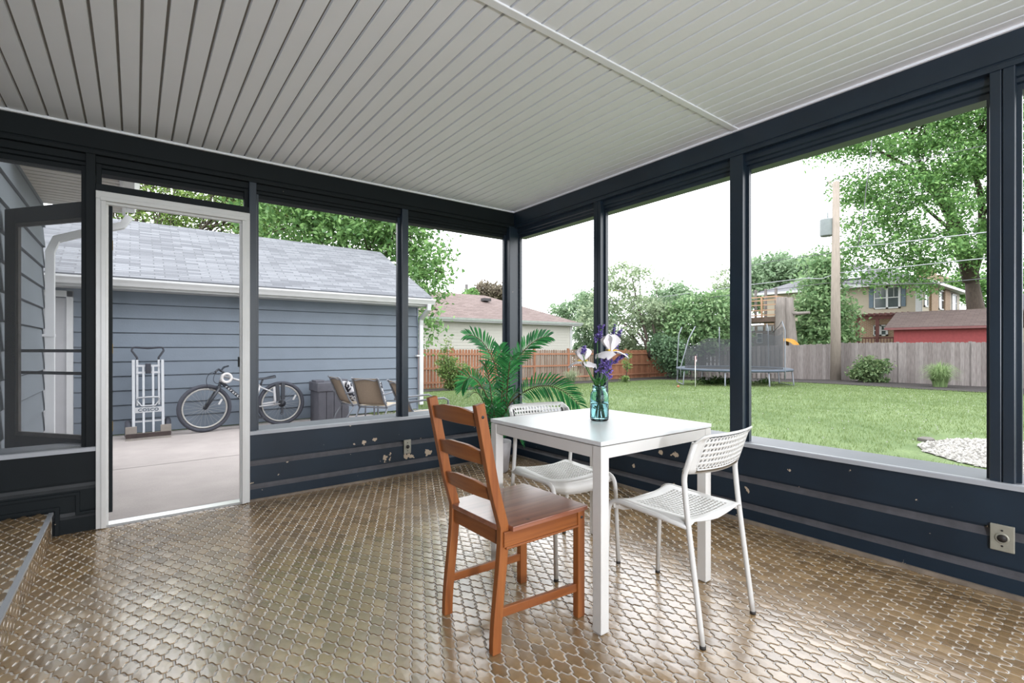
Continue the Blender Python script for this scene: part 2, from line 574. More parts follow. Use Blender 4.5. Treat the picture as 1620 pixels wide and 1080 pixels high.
# ------------------------------------------------------------------ floor of lantern tiles
def tile_outline(g=0.0028):
    """quadrant by point symmetry; neck ends on x, bulges on y (cm, pitch 6.02 x 6.04)"""
    q = [(0, 4.50), (0.65, 4.40), (1.12, 4.04), (1.34, 3.55), (1.505, 3.02), (1.67, 2.49), (1.89, 2.00), (2.36, 1.64), (3.01, 1.54)]
    pts = q + [(x, -y) for x, y in q[::-1]] + [(-x, -y) for x, y in q[1:]] + [(-x, y) for x, y in q[::-1][:-1]]
    pts = np.array(pts) * 0.01
    # inset by the half grout width
    nx = np.roll(pts, -1, 0) - np.roll(pts, 1, 0)
    nrm = np.stack([nx[:, 1], -nx[:, 0]], 1)
    nrm /= np.linalg.norm(nrm, axis=1)[:, None] + 1e-9
    if (nrm * pts).sum() < 0:
        nrm = -nrm
    return pts - nrm * g, pts - nrm * (g + 0.0026)
O_OUT, O_IN = tile_outline()
def tile_field(name, m, x0, x1, y0, y1, z, parent=None, seed=3, mask=None, vert=None):
    rng = np.random.default_rng(seed)
    px, py = 0.0602, 0.0604
    ox, oy = -1.957, -2.586
    cs = []
    for j in range(int((y0 - oy) / py) - 1, int((y1 - oy) / py) + 2):
        yc = oy + j * py
        for i in range(int((x0 - ox) / px) - 2, int((x1 - ox) / px) + 2):
            xc = ox + (i + 0.5 * (j % 2)) * px
            if x0 + .02 < xc < x1 - .02 and y0 + .03 < yc < y1 - .03 and (mask is None or mask(xc, yc)):
                cs.append((xc, yc))
    cs = np.array(cs); n = len(cs); k = len(O_OUT)
    tilt = rng.normal(0, 0.008, (n, 2)); hz = rng.normal(0, 0.0003, n)
    def ringpts(o, dz):
        P = np.zeros((n, k, 3))
        P[:, :, 0] = cs[:, None, 0] + o[None, :, 0]
        P[:, :, 1] = cs[:, None, 1] + o[None, :, 1]
        P[:, :, 2] = z + dz + hz[:, None] + tilt[:, 0:1] * o[None, :, 0] + tilt[:, 1:2] * o[None, :, 1]
        return P
    A, B = ringpts(O_OUT, -0.0030), ringpts(O_IN, -0.0004)
    V = np.concatenate([A, B, ringpts(O_IN * 0.0, 0.0001)[:, :1]], 1)
    per = 2 * k + 1
    if vert is not None:
        V = vert(V)
    a = np.arange(k); b = (a + 1) % k
    Q = np.stack([a, a + k, b + k, b], 1)
    tri = np.stack([a + k, np.full(k, 2 * k), b + k], 1)
    base = (np.arange(n) * per)[:, None, None]
    quads = (Q[None] + base).reshape(-1, 4)
    tris = (tri[None, :, :3] + base).reshape(-1, 3)
    me = bpy.data.meshes.new(name)
    V = V.reshape(-1, 3).astype(np.float32)
    me.vertices.add(len(V)); me.vertices.foreach_set('co', V.ravel())
    idx = np.concatenate([quads.ravel(), tris.ravel()]).astype(np.int32)
    me.loops.add(len(idx)); me.loops.foreach_set('vertex_index', idx)
    st = np.concatenate([np.arange(len(quads)) * 4, len(quads) * 4 + np.arange(len(tris)) * 3]).astype(np.int32)
    me.polygons.add(len(st)); me.polygons.foreach_set('loop_start', st)
    me.update(calc_edges=True)
    me.polygons.foreach_set('use_smooth', np.zeros(len(st), dtype=bool))
    me.materials.append(m)
    o = bpy.data.objects.new(name, me); COL.objects.link(o)
    if parent is not None:
        o.parent = parent
    return o
HX = -3.73                      # face of the house wall
RY = -6.2                       # far end of the porch behind the viewpoint
floor = MB().box((HX, RY, -0.2), (0.0, 0.02, -0.0035)).build('floor', M_grout)
tag(floor, 'porch floor of glazed brown lantern-shaped tiles with pale grout', 'floor', kind='structure')
tile_field('tile_surface', M_tile, -3.46, 0.05, RY, 0.06, 0.0, floor)
# tiled step along the house wall
step = MB().box((HX, RY, 0.0), (-3.405, -0.03, 0.143)).build('step', M_grout)
tag(step, 'low tiled step along the house wall at the far left', 'step', kind='structure')
tile_field('tread_tiles', M_tile, HX - .04, -3.405, RY, 0.02, 0.1465, step, 5)
def riser(V):
    W = V.copy(); W[..., 0] = -3.405 + (V[..., 2] + 0.0035); W[..., 2] = V[..., 0] + 3.40; return W
tile_field('riser_tiles', M_tile, -3.43, -3.24, -5.0, -0.03, 0.0, step, 6, vert=riser)
MB().box((-3.418, RY, 0.134), (-3.398, -0.03, 0.148)).build('step_edge', M_nose, step)

# ------------------------------------------------------------------ knee walls with cove siding
def cove_profile(zt, s):
    """(offset out of the wall, z) from top to floor; s = +1 when outside is the positive axis"""
    p = [(0.0, zt), (0.0, 0.300), (0.016, 0.296), (0.016, 0.286), (0.010, 0.268), (0.0, 0.252),
         (0.0, 0.133), (0.016, 0.129), (0.016, 0.118), (0.010, 0.100), (0.0, 0.086), (0.0, 0.0)]
    return [(s * a, z) for a, z in p] + [(s * 0.14, 0.0), (s * 0.14, zt)]
ZS = 0.482
M_ledge = mat('lit_dusty_ledge_paint', col(66, 65, 69), 0.65, vary=0.25, scale=14)  # light caught by the ledges painted into their tone, along with dust
M_ledge_dark = mat('lit_dusty_dark_ledge_paint', col(36, 39, 41), 0.6, vary=0.25, scale=14)  # same painted-in ledge light for the darker left wall
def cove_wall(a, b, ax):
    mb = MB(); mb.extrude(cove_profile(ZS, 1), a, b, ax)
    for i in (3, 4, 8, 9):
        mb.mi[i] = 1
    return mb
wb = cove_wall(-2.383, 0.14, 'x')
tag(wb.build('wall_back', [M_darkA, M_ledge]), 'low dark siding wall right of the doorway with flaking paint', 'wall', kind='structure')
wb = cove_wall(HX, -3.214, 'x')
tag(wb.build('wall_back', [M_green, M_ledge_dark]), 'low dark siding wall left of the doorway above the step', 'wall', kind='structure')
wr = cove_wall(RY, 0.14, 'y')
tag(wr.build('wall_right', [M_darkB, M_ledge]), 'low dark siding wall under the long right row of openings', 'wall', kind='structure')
wr = MB().box((HX, RY - 0.12, -0.1), (0.14, RY, ZS))
tag(wr.build('wall_front', M_dark), 'low dark wall behind the viewpoint', 'wall', kind='structure')
# mouldings around the step
mo = MB()
mo.bar((HX, -0.006, 0.158), (-3.392, -0.006, 0.158), 0.012, 0.022)
mo.bar((-3.386, -0.006, 0.169), (-3.386, -0.006, 0.0), 0.022, 0.012, (0, 1, 0))
tag(mo.build('trim_1', M_green, bevel=0.003), 'dark moulding that follows the tiled step', 'trim', kind='structure')
mo = MB()
mo.bar((HX, -0.006, 0.232), (-3.30, -0.006, 0.232), 0.012, 0.02)
mo.bar((-3.296, -0.006, 0.242), (-3.296, -0.006, 0.118), 0.02, 0.012, (0, 1, 0))
mo.bar((-3.306, -0.006, 0.113), (-3.216, -0.006, 0.113), 0.012, 0.02)
tag(mo.build('trim_2', M_green, bevel=0.003), 'upper dark moulding stepping down beside the door frame', 'trim', kind='structure')
b1 = MB().box((-2.383, -0.012, 0.0), (0.0, 0.004, 0.017))
tag(b1.build('baseboard_back', M_basetrim), 'thin worn trim where the back wall meets the floor', 'trim', kind='structure')
b1 = MB().box((-0.014, RY, 0.0), (0.004, 0.0, 0.022))
tag(b1.build('baseboard_right', M_basetrim), 'thin worn trim where the right wall meets the floor', 'trim', kind='structure')

# sills: grey board with a bright front edge
def sill(a, b, ax, label, n):
    p = [(-0.004, ZS), (0.30, ZS - .004), (0.30, ZS + 0.012), (0.02, ZS + 0.018), (-0.004, ZS + 0.018)]
    s = MB().extrude(p, a, b, ax).build('trim_%d' % n, M_sill)
    tag(s, label, 'window sill', kind='structure')
    e = [(-0.018, ZS - 0.006), (0.004, ZS - 0.006), (0.004, ZS + 0.0195), (-0.014, ZS + 0.0195), (-0.018, ZS + 0.015)]
    MB().extrude(e, a, b, ax).build('sill_edge', M_nose, s)
sill(-2.385, 0.30, 'x', 'grey sill board on the low wall right of the doorway', 3)
sill(HX, -3.214, 'x', 'grey sill board on the low wall left of the doorway', 4)
sill(RY, 0.0, 'y', 'long grey sill board under the right row of openings', 5)

# ------------------------------------------------------------------ head beams
ZC = 2.4646
def beam(a, b, ax, label, n, m):
    p = [(0.0, ZC), (0.0, 2.338), (0.006, 2.334), (0.006, 2.329), (0.0, 2.325), (0.0, 2.302), (0.035, 2.302),
         (0.035, 2.262), (0.048, 2.256), (0.048, 2.238), (0.062, 2.232), (0.062, 2.206), (0.15, 2.206), (0.15, ZC)]
    o = MB().extrude(p, a, b, ax).build('trim_%d' % n, m, shear=True)
    return tag(o, label, 'beam', kind='structure')
beam(HX, 0.15, 'x', 'dark head beam over the doorway wall', 6, M_green)
beam(RY, 0.0, 'y', 'dark head beam over the right row of openings', 7, M_dark)

# ------------------------------------------------------------------ posts
def post(lo, hi, label, n, m, groove=None):
    mb = MB()
    if groove:
        ax, g = groove
        mb.box(lo, (hi[0], g - 0.002, hi[2])); mb.box((lo[0], g + 0.002, lo[2]), hi); mb.box((lo[0] + .006, g - .003, lo[2]), (hi[0] - .002, g + .003, hi[2]))
    else:
        mb.box(lo, hi)
    return tag(mb.build('trim_%d' % n, m, bevel=0.003), label, 'post', kind='structure')
PZ0, PZ1 = ZS + 0.012, 2.30
post((-3.262, 0.008, PZ0), (-3.216, 0.10, 2.28), 'dark post left of the white door frame', 8, M_green)
post((-2.387, 0.008, PZ0), (-2.340, 0.10, 2.30), 'dark post right of the white door frame', 9, M_dark)
post((-1.215, 0.006, PZ0), (-1.158, 0.11, 2.315), 'dark post on the back wall left of the palm', 10, M_dark)
post((-0.062, -0.01, PZ0), (0.10, 0.10, 2.31), 'dark corner post behind the potted palm', 11, M_dark)
post((0.006, -1.148, PZ0), (0.09, -1.071, 2.318), 'dark post behind the flower jar on the right wall', 12, M_dark, ('y', -1.115))
post((0.006, -2.336, PZ0), (0.086, -2.250, 2.33), 'dark post behind the right white chair', 13, M_dark)
post((0.006, -3.538, PZ0), (0.09, -3.457, 2.34), 'dark double post above the wall outlet at far right', 14, M_dark, ('y', -3.497))
post((0.006, -4.72, PZ0), (0.09, -4.635, 2.35), 'dark post on the right wall beyond the picture', 15, M_dark)
# inner stops of the openings: thin dark frames, one per opening (white edge on the jamb as in the photo)
def stops(n, lo, hi, ax, label, m, screen=None):
    """frame of an opening between lo and hi on axis ax"""
    mb = MB()
    y0, y1 = 0.055, 0.085
    z0, z1 = ZS + 0.014, 2.24
    if ax == 'x':
        mb.box((lo, y0, z0), (lo + 0.022, y1, z1)); mb.box((hi - 0.022, y0, z0), (hi, y1, z1))
    else:
        mb.box((y0, lo, z0), (y1, lo + 0.016, z1)); mb.box((y0, hi - 0.016, z0), (y1, hi, z1))
    o = mb.build('window_%d' % n, m)
    tag(o, label, 'window', kind='structure')
    if screen:
        q = MB(); q.quad((lo, 0.075, z0), (hi, 0.075, z0), (hi, 0.075, z1), (lo, 0.075, z1))
        q.build('screen', screen, o)
    return o
M_screen = mesh_mat('insect_screen', col(150, 152, 155), 0.13)
stops(1, HX, -3.262, 'x', 'dark framed screened opening left of the doorway', M_green, M_screen)
stops(2, -2.340, -1.215, 'x', 'dark framed opening facing the bicycle and patio chairs', M_dark)
stops(3, -1.158, -0.062, 'x', 'dark framed opening behind the palm facing the maple', M_dark)
stops(4, -1.071, -0.01, 'y', 'dark framed opening right of the corner post', M_dark)
stops(5, -2.250, -1.148, 'y', 'dark framed opening behind the table facing the trampoline', M_dark)
stops(6, -3.457, -2.336, 'y', 'dark framed opening facing the utility pole', M_dark)
stops(7, -4.635, -3.538, 'y', 'dark framed opening cut by the right picture edge', M_dark)
# transom above the door
tr = MB()
tr.box((-3.216, 0.008, 2.045), (-2.387, 0.08, 2.094)); tr.box((-3.216, 0.045, 2.094), (-3.19, 0.09, 2.25)); tr.box((-2.412, 0.045, 2.094), (-2.387, 0.09, 2.25))
tag(tr.build('window_8', M_green, bevel=0.002), 'narrow open transom above the white door frame', 'window', kind='structure')

# white door frame
dr = bpy.data.objects.new('door_1', None); COL.objects.link(dr)
tag(dr, 'white metal door frame around the open doorway', 'door frame', kind='structure')
for s, x0, x1 in (('l', -3.214, -3.170), ('r', -2.432, -2.387)):
    mb = MB()
    mb.box((x0, -0.022, 0.004), (x1, 0.03, 1.998))
    xi = x1 if s == 'l' else x0
    sg = 1 if s == 'l' else -1
    mb.box((min(xi - sg * .020, xi + sg * .004), -0.030, 0.004), (max(xi - sg * .020, xi + sg * .004), -0.022, 1.985))
    mb.box((min(xi, xi + sg * .014), 0.0, 0.004), (max(xi, xi + sg * .014), 0.028, 1.971))
    mb.build('door_jamb', M_white_trim, dr, bevel=0.002)
mb = MB().box((-3.214, -0.022, 1.998), (-2.387, 0.03, 2.044)); mb.box((-3.194, -0.030, 1.986), (-2.408, -0.0225, 2.010)); mb.box((-3.169, 0.0, 1.972), (-2.433, 0.028, 1.9975))
mb.build('door_head', M_white_trim, dr, bevel=0.002)
MB().extrude([(-0.012, 0.0), (0.10, 0.0), (0.10, 0.010), (0.05, 0.020), (0.0, 0.012)], -3.18, -2.42, 'x').build('threshold', mat('bright_aluminium', col(200, 200, 200), 0.3, metal=0.6, vary=0.05), dr)
MB().box((-2.452, 0.02, 0.96), (-2.438, 0.05, 1.03)).build('strike_plate', M_green, dr)
for hz_ in (0.58, 1.06, 1.70):
    MB().box((-3.1385, 0.030, hz_), (-3.135, 0.044, hz_ + 0.06)).build('hinge', mat('brass_hinge', col(112, 94, 50), .5, metal=.4) if hz_ < .6 else bpy.data.materials['brass_hinge'], dr)
hj = MB().box((-3.156, 0.03, 0.08), (-3.138, 0.085, 1.972))
hj.build('dark_jamb_strip', M_green, dr)

# screen door leaf swung outwards
LH, LE = Vector((-3.19, 0.095, 0)), Vector((-3.700, 0.76, 0))
sd = thing('screen_door', 'dark wooden screen door swung open outside the left opening', 'screen door', (LH.x, LH.y, 0.0), math.atan2(LE.y - LH.y, LE.x - LH.x))
L = (LE - LH).length
t = 0.030
MB().box((0, -t / 2, 0.05), (0.09, t / 2, 2.015)).build('hinge_stile', M_green, sd, bevel=0.003)
MB().box((L - 0.10, -t / 2, 0.05), (L, t / 2, 2.015)).build('latch_stile', M_green, sd, bevel=0.003)
MB().box((0.09, -t / 2, 1.915), (L - 0.10, t / 2, 2.015)).build('top_rail', M_green, sd, bevel=0.003)
MB().box((0.09, -t / 2, 0.40), (L - 0.10, t / 2, 0.52)).build('lock_rail', M_green, sd, bevel=0.003)
MB().box((0.09, -t / 2, 0.05), (L - 0.10, t / 2, 0.22)).build('bottom_rail', M_green, sd, bevel=0.003)
MB().box((0.09, -t / 2 + .006, 0.22), (L - 0.10, t / 2 - .006, 0.40)).build('bottom_panel', M_green, sd)
MB().box((0.09, -0.022, 1.066), (L - 0.10, -0.010, 1.086)).build('guard_bar', M_green, sd)
MB().box((0.09, -0.022, 0.922), (L - 0.10, -0.010, 0.942)).build('guard_bar', M_green, sd)
ib = MB()
for x0, x1, z0, z1 in ((.09, .115, .52, 1.915), (L - .125, L - .10, .52, 1.915), (.09, L - .1, 1.89, 1.915), (.09, L - .1, .52, .545)):
    ib.box((x0, -0.004, z0), (x1, 0.012, z1))
ib.build('screen_frame', mat('worn_brown_black_frame', col(58, 54, 50), 0.6, vary=0.3, scale=20), sd)
q = MB(); q.quad((.1, 0.004, .53), (L - .11, 0.004, .53), (L - .11, 0.004, 1.9), (.1, 0.004, 1.9)); q.build('screen', M_screen, sd)
MB().tube([(0.4, -0.02, 1.0), (0.4, -0.05, 1.0)], 0.0001, 3).build('latch_pin', M_green, sd) if False else None

# ------------------------------------------------------------------ ceiling of ribbed soffit
PT = 0.0835
ce = MB()
x = 0.0
k = 0
zc = ZC
xs = []
while x > HX - 0.02:
    xs.append(x); x -= PT
g = 0.0062                          # half groove
for i, x0 in enumerate(xs):
    x1 = x0 - PT
    ce.cur = 0
    for a, b, za, zb in ((x0 - g, x1 + g, zc, zc), (x0 - g, x0 - 0.0045, zc, zc + 0.014), (x1 + g, x1 + 0.0045, zc, zc + 0.014)):
        ce.quad((a, RY, za), (a, 0.0, za), (b, 0.0, zb), (b, RY, zb))
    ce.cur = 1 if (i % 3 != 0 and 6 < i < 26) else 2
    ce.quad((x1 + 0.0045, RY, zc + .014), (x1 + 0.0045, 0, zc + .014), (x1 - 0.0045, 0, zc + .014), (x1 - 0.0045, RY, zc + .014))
ce.cur = 0
ceil = ce.build('ceiling', [M_ceil, M_vent, M_groove], shear=True)
tag(ceil, 'white ribbed soffit ceiling of the porch', 'ceiling', kind='structure')
rf = MB().box((HX, RY - 0.3, ZC + 0.03), (0.42, 0.42, ZC + 0.16)).build('roof_deck', M_dark, ceil, shear=True)
MB().box((HX, -2.318, ZC - 0.007), (0.0, -2.279, ZC + 0.002)).build('seam_strip', M_ceil, ceil, shear=True, bevel=0.003)
MB().box((HX, -0.014, ZC - 0.012), (0.0, 0.004, ZC + 0.004)).build('edge_channel', M_ceil, ceil, shear=True)
MB().box((-0.014, RY, ZC - 0.012), (0.004, 0.0, ZC + 0.004)).build('edge_channel', M_ceil, ceil, shear=True)

# ------------------------------------------------------------------ house wall on the left, its eave and downspout
M_hside = mat('house_siding_blue_grey', col(118, 126, 134, 1.3), 0.6, vary=0.1, scale=3, bump=0.1, bscale=40)
hw = MB(); lap(hw, (HX, RY), (HX, 2.66), -0.1, 2.52, 0.197, (1, 0), .016, .012); hw.quad((HX, 2.66, -.1), (HX - 3, 2.66, -.1), (HX - 3, 2.66, 2.6), (HX, 2.66, 2.6))
tag(hw.build('wall_left', M_hside), 'blue grey lap sided house wall at the far left', 'wall', kind='structure')
M_soff = mat('eave_soffit_panel', col(196, 192, 184, 1.0), 0.6, vary=0.05)
ev = thing('house_eave', 'white ribbed eave overhang seen above the open screen door', 'eave', (HX, 1.0, 2.5), kind='structure')
sf = MB()
for i in range(16):
    y0 = i * 0.105
    sf.box((0, y0, 0.0), (0.60, y0 + 0.088, 0.012)); sf.box((0, y0 + 0.086, 0.016), (0.60, y0 + 0.107, 0.020))
sf.build('soffit', M_soff, ev)
MB().box((0.60, -0.03, -0.012), (0.625, 1.71, 0.15)).build('fascia', M_white_trim, ev)
MB().box((-0.02, -0.035, -0.012), (0.62, -0.01, 0.06)).build('edge_trim', M_white_trim, ev)
gp = [(0.625, 0.03), (0.70, 0.03), (0.725, 0.09), (0.74, 0.13), (0.74, 0.145), (0.625, 0.145)]
MB().extrude(gp, 0.0, 1.72, 'y').build('gutter', M_white_trim, ev)
MB().quad((-0.3, -0.05, 0.17), (0.72, -0.05, 0.16), (0.72, 1.74, 0.16), (-0.3, 1.74, 0.17)) if False else None
MB().box((-1.6, -0.04, 0.15), (0.70, 1.74, 0.175)).build('eave_roof', M_dark, ev)
M_spout = mat('white_downspout', col(205, 206, 208, 1.0), 0.4, vary=0.04)
ds = thing('downspout', 'white ribbed downspout on the house corner behind the open screen door', 'downspout', (HX, 2.62, 0))
sp = MB()
pth = [(0.66, -0.02, 2.46), (0.60, -0.02, 2.36), (0.30, -0.02, 2.24), (0.10, -0.02, 2.15), (0.055, -0.02, 2.02), (0.055, -0.02, 1.0), (0.055, -0.02, 0.14), (0.09, -0.02, 0.04)]
sp.sweep(pth, [(-0.045, -0.032), (-0.02, -0.032), (-0.015, -0.026), (-0.008, -0.032), (0.008, -0.032), (0.015, -0.026), (0.02, -0.032), (0.045, -0.032), (0.045, 0.032), (-0.045, 0.032)], up=(0, 1, 0))
sp.build('pipe', M_spout, ds)
MB().box((0.0, -0.08, 1.2), (0.09, 0.04, 1.225)).build('strap', M_spout, ds)

# downspout outside the porch corner
ds2 = thing('downspout', 'grey downspout outside the porch corner post', 'downspout', (0.08, 0.24, 0))
sp = MB().sweep([(-0.14, 0.06, 2.36), (0.0, 0.0, 2.26), (0.0, 0.0, 1.6), (-0.02, 0.0, 0.0), (-0.02, 0.0, -0.2)], [(-0.03, -0.022), (0.03, -0.022), (0.03, 0.022), (-0.03, 0.022)], up=(0, 1, 0))
sp.build('pipe', mat('grey_downspout', col(150, 153, 160, 1.0), 0.5, vary=0.05), ds2, bevel=0.004)

# ------------------------------------------------------------------ outlets and added fill lamp
M_hole = mat('dark_socket', col(28, 24, 22), 0.6)
def outlet(loc, rz, w, h, label):
    o = thing('wall_outlet', label, 'wall outlet', loc, rz)
    MB().cbox((0, -0.005, 0), (w, 0.012, h)).build('cover_plate', M_grey_metal, o, bevel=0.003)
    MB().lathe([(0.0, -0.015), (0.017, -0.015), (0.019, -0.017), (0.024, -0.013), (0.024, -0.008)], (0, 0, 0), 24, 'y').build('round_socket', M_grey_metal, o)
    MB().disc((0, -0.0165, 0), 0.016, 'y', 0.003).build('socket_hole', M_hole, o)
    for s in (-1, 1):
        MB().disc((0, -0.0115, s * 0.034), 0.004, 'y', 0.003, 10).build('screw', M_hole, o)
    return o
outlet((-1.176, -0.004, 0.243), 0, 0.066, 0.118, 'small metal outlet plate on the back wall under the sill')
outlet((-0.004, -3.500, 0.258), -PI / 2, 0.078, 0.116, 'square metal outlet plate on the right wall under the double post')
lp = thing('added_fill_lamp', 'added fill lamp hanging unseen behind the viewpoint', 'lamp', (-3.2, -6.0, 2.46))
MB().tube([(0, 0, 0), (0, 0, -.95)], .006, 6).lathe([(0, 0), (.05, 0), (.05, -.02), (0, -.02)], n=20).build('cord', M_white_trim, lp)
MB().lathe([(0.0, -.95), (.05, -.95), (.05, -1.0), (0.0, -1.0)], n=24).build('socket', M_white_trim, lp)
lo = bpy.data.objects.new('fill_light', fill_lamp()); COL.objects.link(lo); lo.parent = lp; lo.location = (0, 0, -1.16)
# ------------------------------------------------------------------ table
M_table = mat('white_lacquer', col(214, 216, 216), 0.32, vary=0.01, scale=2)
M_leg = mat('white_table_frame', col(208, 206, 202), 0.4, vary=0.02)
tb = thing('dining_table', 'square white table under the flower jar', 'table', (-1.634, -2.615, 0), -0.0248)
S = 0.75
MB().box((0, 0, 0.7235), (S, S, 0.74)).build('tabletop', M_table, tb, bevel=0.0012)
ap = MB()
ap.box((0.045, 0.004, 0.672), (S - 0.045, 0.022, 0.7185)); ap.box((0.045, S - .022, 0.672), (S - 0.045, S - .004, 0.7185))
ap.box((0.004, 0.045, 0.672), (0.022, S - 0.045, 0.7185)); ap.box((S - .022, 0.045, 0.672), (S - .004, S - 0.045, 0.7185))
ap.box((0.03, 0.03, 0.716), (S - .03, S - .03, 0.7236))
ap.build('apron', M_leg, tb, bevel=0.001)
for i in (0, 1):
    for j in (0, 1):
        x0, y0 = 0.002 + i * (S - 0.048), 0.002 + j * (S - 0.048)
        MB().box((x0, y0, 0.004), (x0 + 0.044, y0 + 0.044, 0.7195)).build('leg', M_leg, tb, bevel=0.0015)
for i in (0, 1):
    for j in (0, 1):
        x0, y0 = 0.006 + i * (S - 0.048), 0.006 + j * (S - 0.048)
        MB().box((x0, y0, 0.0), (x0 + 0.036, y0 + 0.036, 0.005)).build('foot_pad', M_grey_metal, tb)

# ------------------------------------------------------------------ pine chair
def wood(name, ca, cb, axis, rough=0.4):
    st = {'x': (1.2, 22, 22), 'y': (22, 1.2, 22), 'z': (22, 22, 1.2)}[axis]
    m, t, b = new_mat(name)
    tc = t.add('ShaderNodeTexCoord'); mp = t.add('ShaderNodeMapping'); mp.inputs['Scale'].default_value = st
    t.link(tc.outputs['Object'], mp.inputs['Vector'])
    nz = t.add('ShaderNodeTexNoise'); nz.inputs['Scale'].default_value = 1.6; nz.inputs['Detail'].default_value = 7; nz.inputs['Distortion'].default_value = 0.6
    t.link(mp.outputs[0], nz.inputs['Vector'])
    rp = t.add('ShaderNodeValToRGB'); rp.color_ramp.elements[0].position = .32; rp.color_ramp.elements[1].position = .68
    rp.color_ramp.elements[0].color = (*ca, 1); rp.color_ramp.elements[1].color = (*cb, 1)
    t.link(nz.outputs['Fac'], rp.inputs['Fac'])
    kn = t.add('ShaderNodeTexVoronoi'); kn.inputs['Scale'].default_value = 7.0
    t.link(tc.outputs['Object'], kn.inputs['Vector'])
    kr = t.add('ShaderNodeMapRange'); kr.inputs['From Min'].default_value = 0.035; kr.inputs['From Max'].default_value = 0.075
    t.link(kn.outputs['Distance'], kr.inputs['Value'])
    mx = t.add('ShaderNodeMix'); mx.data_type = 'RGBA'; mx.inputs[6].default_value = (ca[0] * .35, ca[1] * .25, ca[2] * .25, 1)
    t.link(kr.outputs[0], mx.inputs[0]); t.link(rp.outputs['Color'], mx.inputs[7])
    t.link(mx.outputs[2], b.inputs['Base Color']); b.inputs['Roughness'].default_value = rough
    return m
M_pz = wood('antique_pine_upright', lin((122, 66, 30)), lin((150, 90, 44)), 'z')
M_px = wood('antique_pine_cross', lin((124, 69, 33)), lin((152, 93, 48)), 'x')
M_py = wood('antique_pine_side', lin((120, 65, 29)), lin((148, 88, 43)), 'y')
M_seat = wood('antique_pine_seat', lin((112, 60, 42)), lin((150, 96, 72)), 'y', 0.28)
M_seat.node_tree.nodes['Principled BSDF'].inputs['Coat Weight'].default_value = 0.7
M_seat.node_tree.nodes['Principled BSDF'].inputs['Coat Roughness'].default_value = 0.2
M_bolt = mat('black_bolt', (0.012, 0.012, 0.014), 0.4)
ch = thing('wooden_chair', 'reddish brown pine chair with a slatted back at the near side of the white table', 'chair', (-1.797, -2.277, 0), -PI / 2 + 0.01)
def back_y(z):
    return -0.212 + 0.036 * sm(0, .45, z) - (0.108 * ((z - .45) / .45) if z > .45 else 0) - (0.012 * sm(.42, .6, z) if z > .42 else 0) + (0.012 * ((z - .45) / .45) if z > .45 else 0)
for s in (-1, 1):
    pts = [(s * 0.166, back_y(z), z) for z in np.linspace(0.0, 0.90, 19)]
    w, h = 0.013, 0.019
    MB().sweep(pts, [(-w, -h), (w, -h), (w, h), (-w, h)]).build('rear_leg', M_pz, ch, bevel=0.003)
    MB().box((s * 0.183 - 0.015, 0.184, 0.0), (s * 0.183 + 0.015, 0.222, 0.434)).build('front_leg', M_pz, ch, bevel=0.002)
    MB().bar((s * 0.178, -0.185, 0.405), (s * 0.183, 0.19, 0.405), 0.018, 0.056).build('side_rail', M_py, ch, bevel=0.002)
    MB().bar((s * 0.180, -0.178, 0.374), (s * 0.1865, 0.19, 0.374), 0.022, 0.009).build('rail_bead', M_py, ch, bevel=0.002)
    MB().bar((s * 0.170, -0.20, 0.142), (s * 0.182, 0.19, 0.122), 0.016, 0.033).build('side_stretcher', M_py, ch, bevel=0.002)
    for (x, y, z) in ((.1795, back_y(.855), .855), (.1795, back_y(.40), .40), (.1985, .203, .408)):
        MB().disc((s * x, y, z), 0.0055, 'x', 0.003, 12).build('bolt_head', M_bolt, ch)
MB().box((-0.168, 0.192, 0.377), (0.168, 0.212, 0.434)).build('front_rail', M_px, ch, bevel=0.002)
MB().box((-0.155, -0.188, 0.377), (0.155, -0.168, 0.434)).build('rear_rail', M_px, ch, bevel=0.002)
se = MB().prism([(-0.206, 0.232), (0.206, 0.232), (0.206, -0.160), (0.152, -0.160), (0.152, -0.196), (-0.152, -0.196), (-0.152, -0.160), (-0.206, -0.160)][::-1], 0.434, 0.453)
se.build('seat', M_seat, ch, bevel=0.003)
for zc_ in (0.842, 0.702, 0.568):
    sl = MB()
    n = 14
    V0 = []
    for i in range(n + 1):
        u = -1 + 2 * i / n
        x = u * 0.156
        arch = 0.014 * (1 - sm(0.3, 0.95, abs(u)))
        bow = -0.012 * (1 - u * u)
        for dz, dy in ((-0.025, 0.009), (0.025 + arch, 0.009), (0.025 + arch, -0.009), (-0.025, -0.009)):
            z = zc_ + dz
            V0.append((x, back_y(z) + dy + bow, z))
    sl.v = V0
    for i in range(n):
        for j in range(4):
            sl.face((i * 4 + j, i * 4 + (j + 1) % 4, (i + 1) * 4 + (j + 1) % 4, (i + 1) * 4 + j))
    sl.face((0, 1, 2, 3)); sl.face(tuple(n * 4 + q for q in (3, 2, 1, 0)))
    sl.build('back_slat', M_px, ch, bevel=0.003)

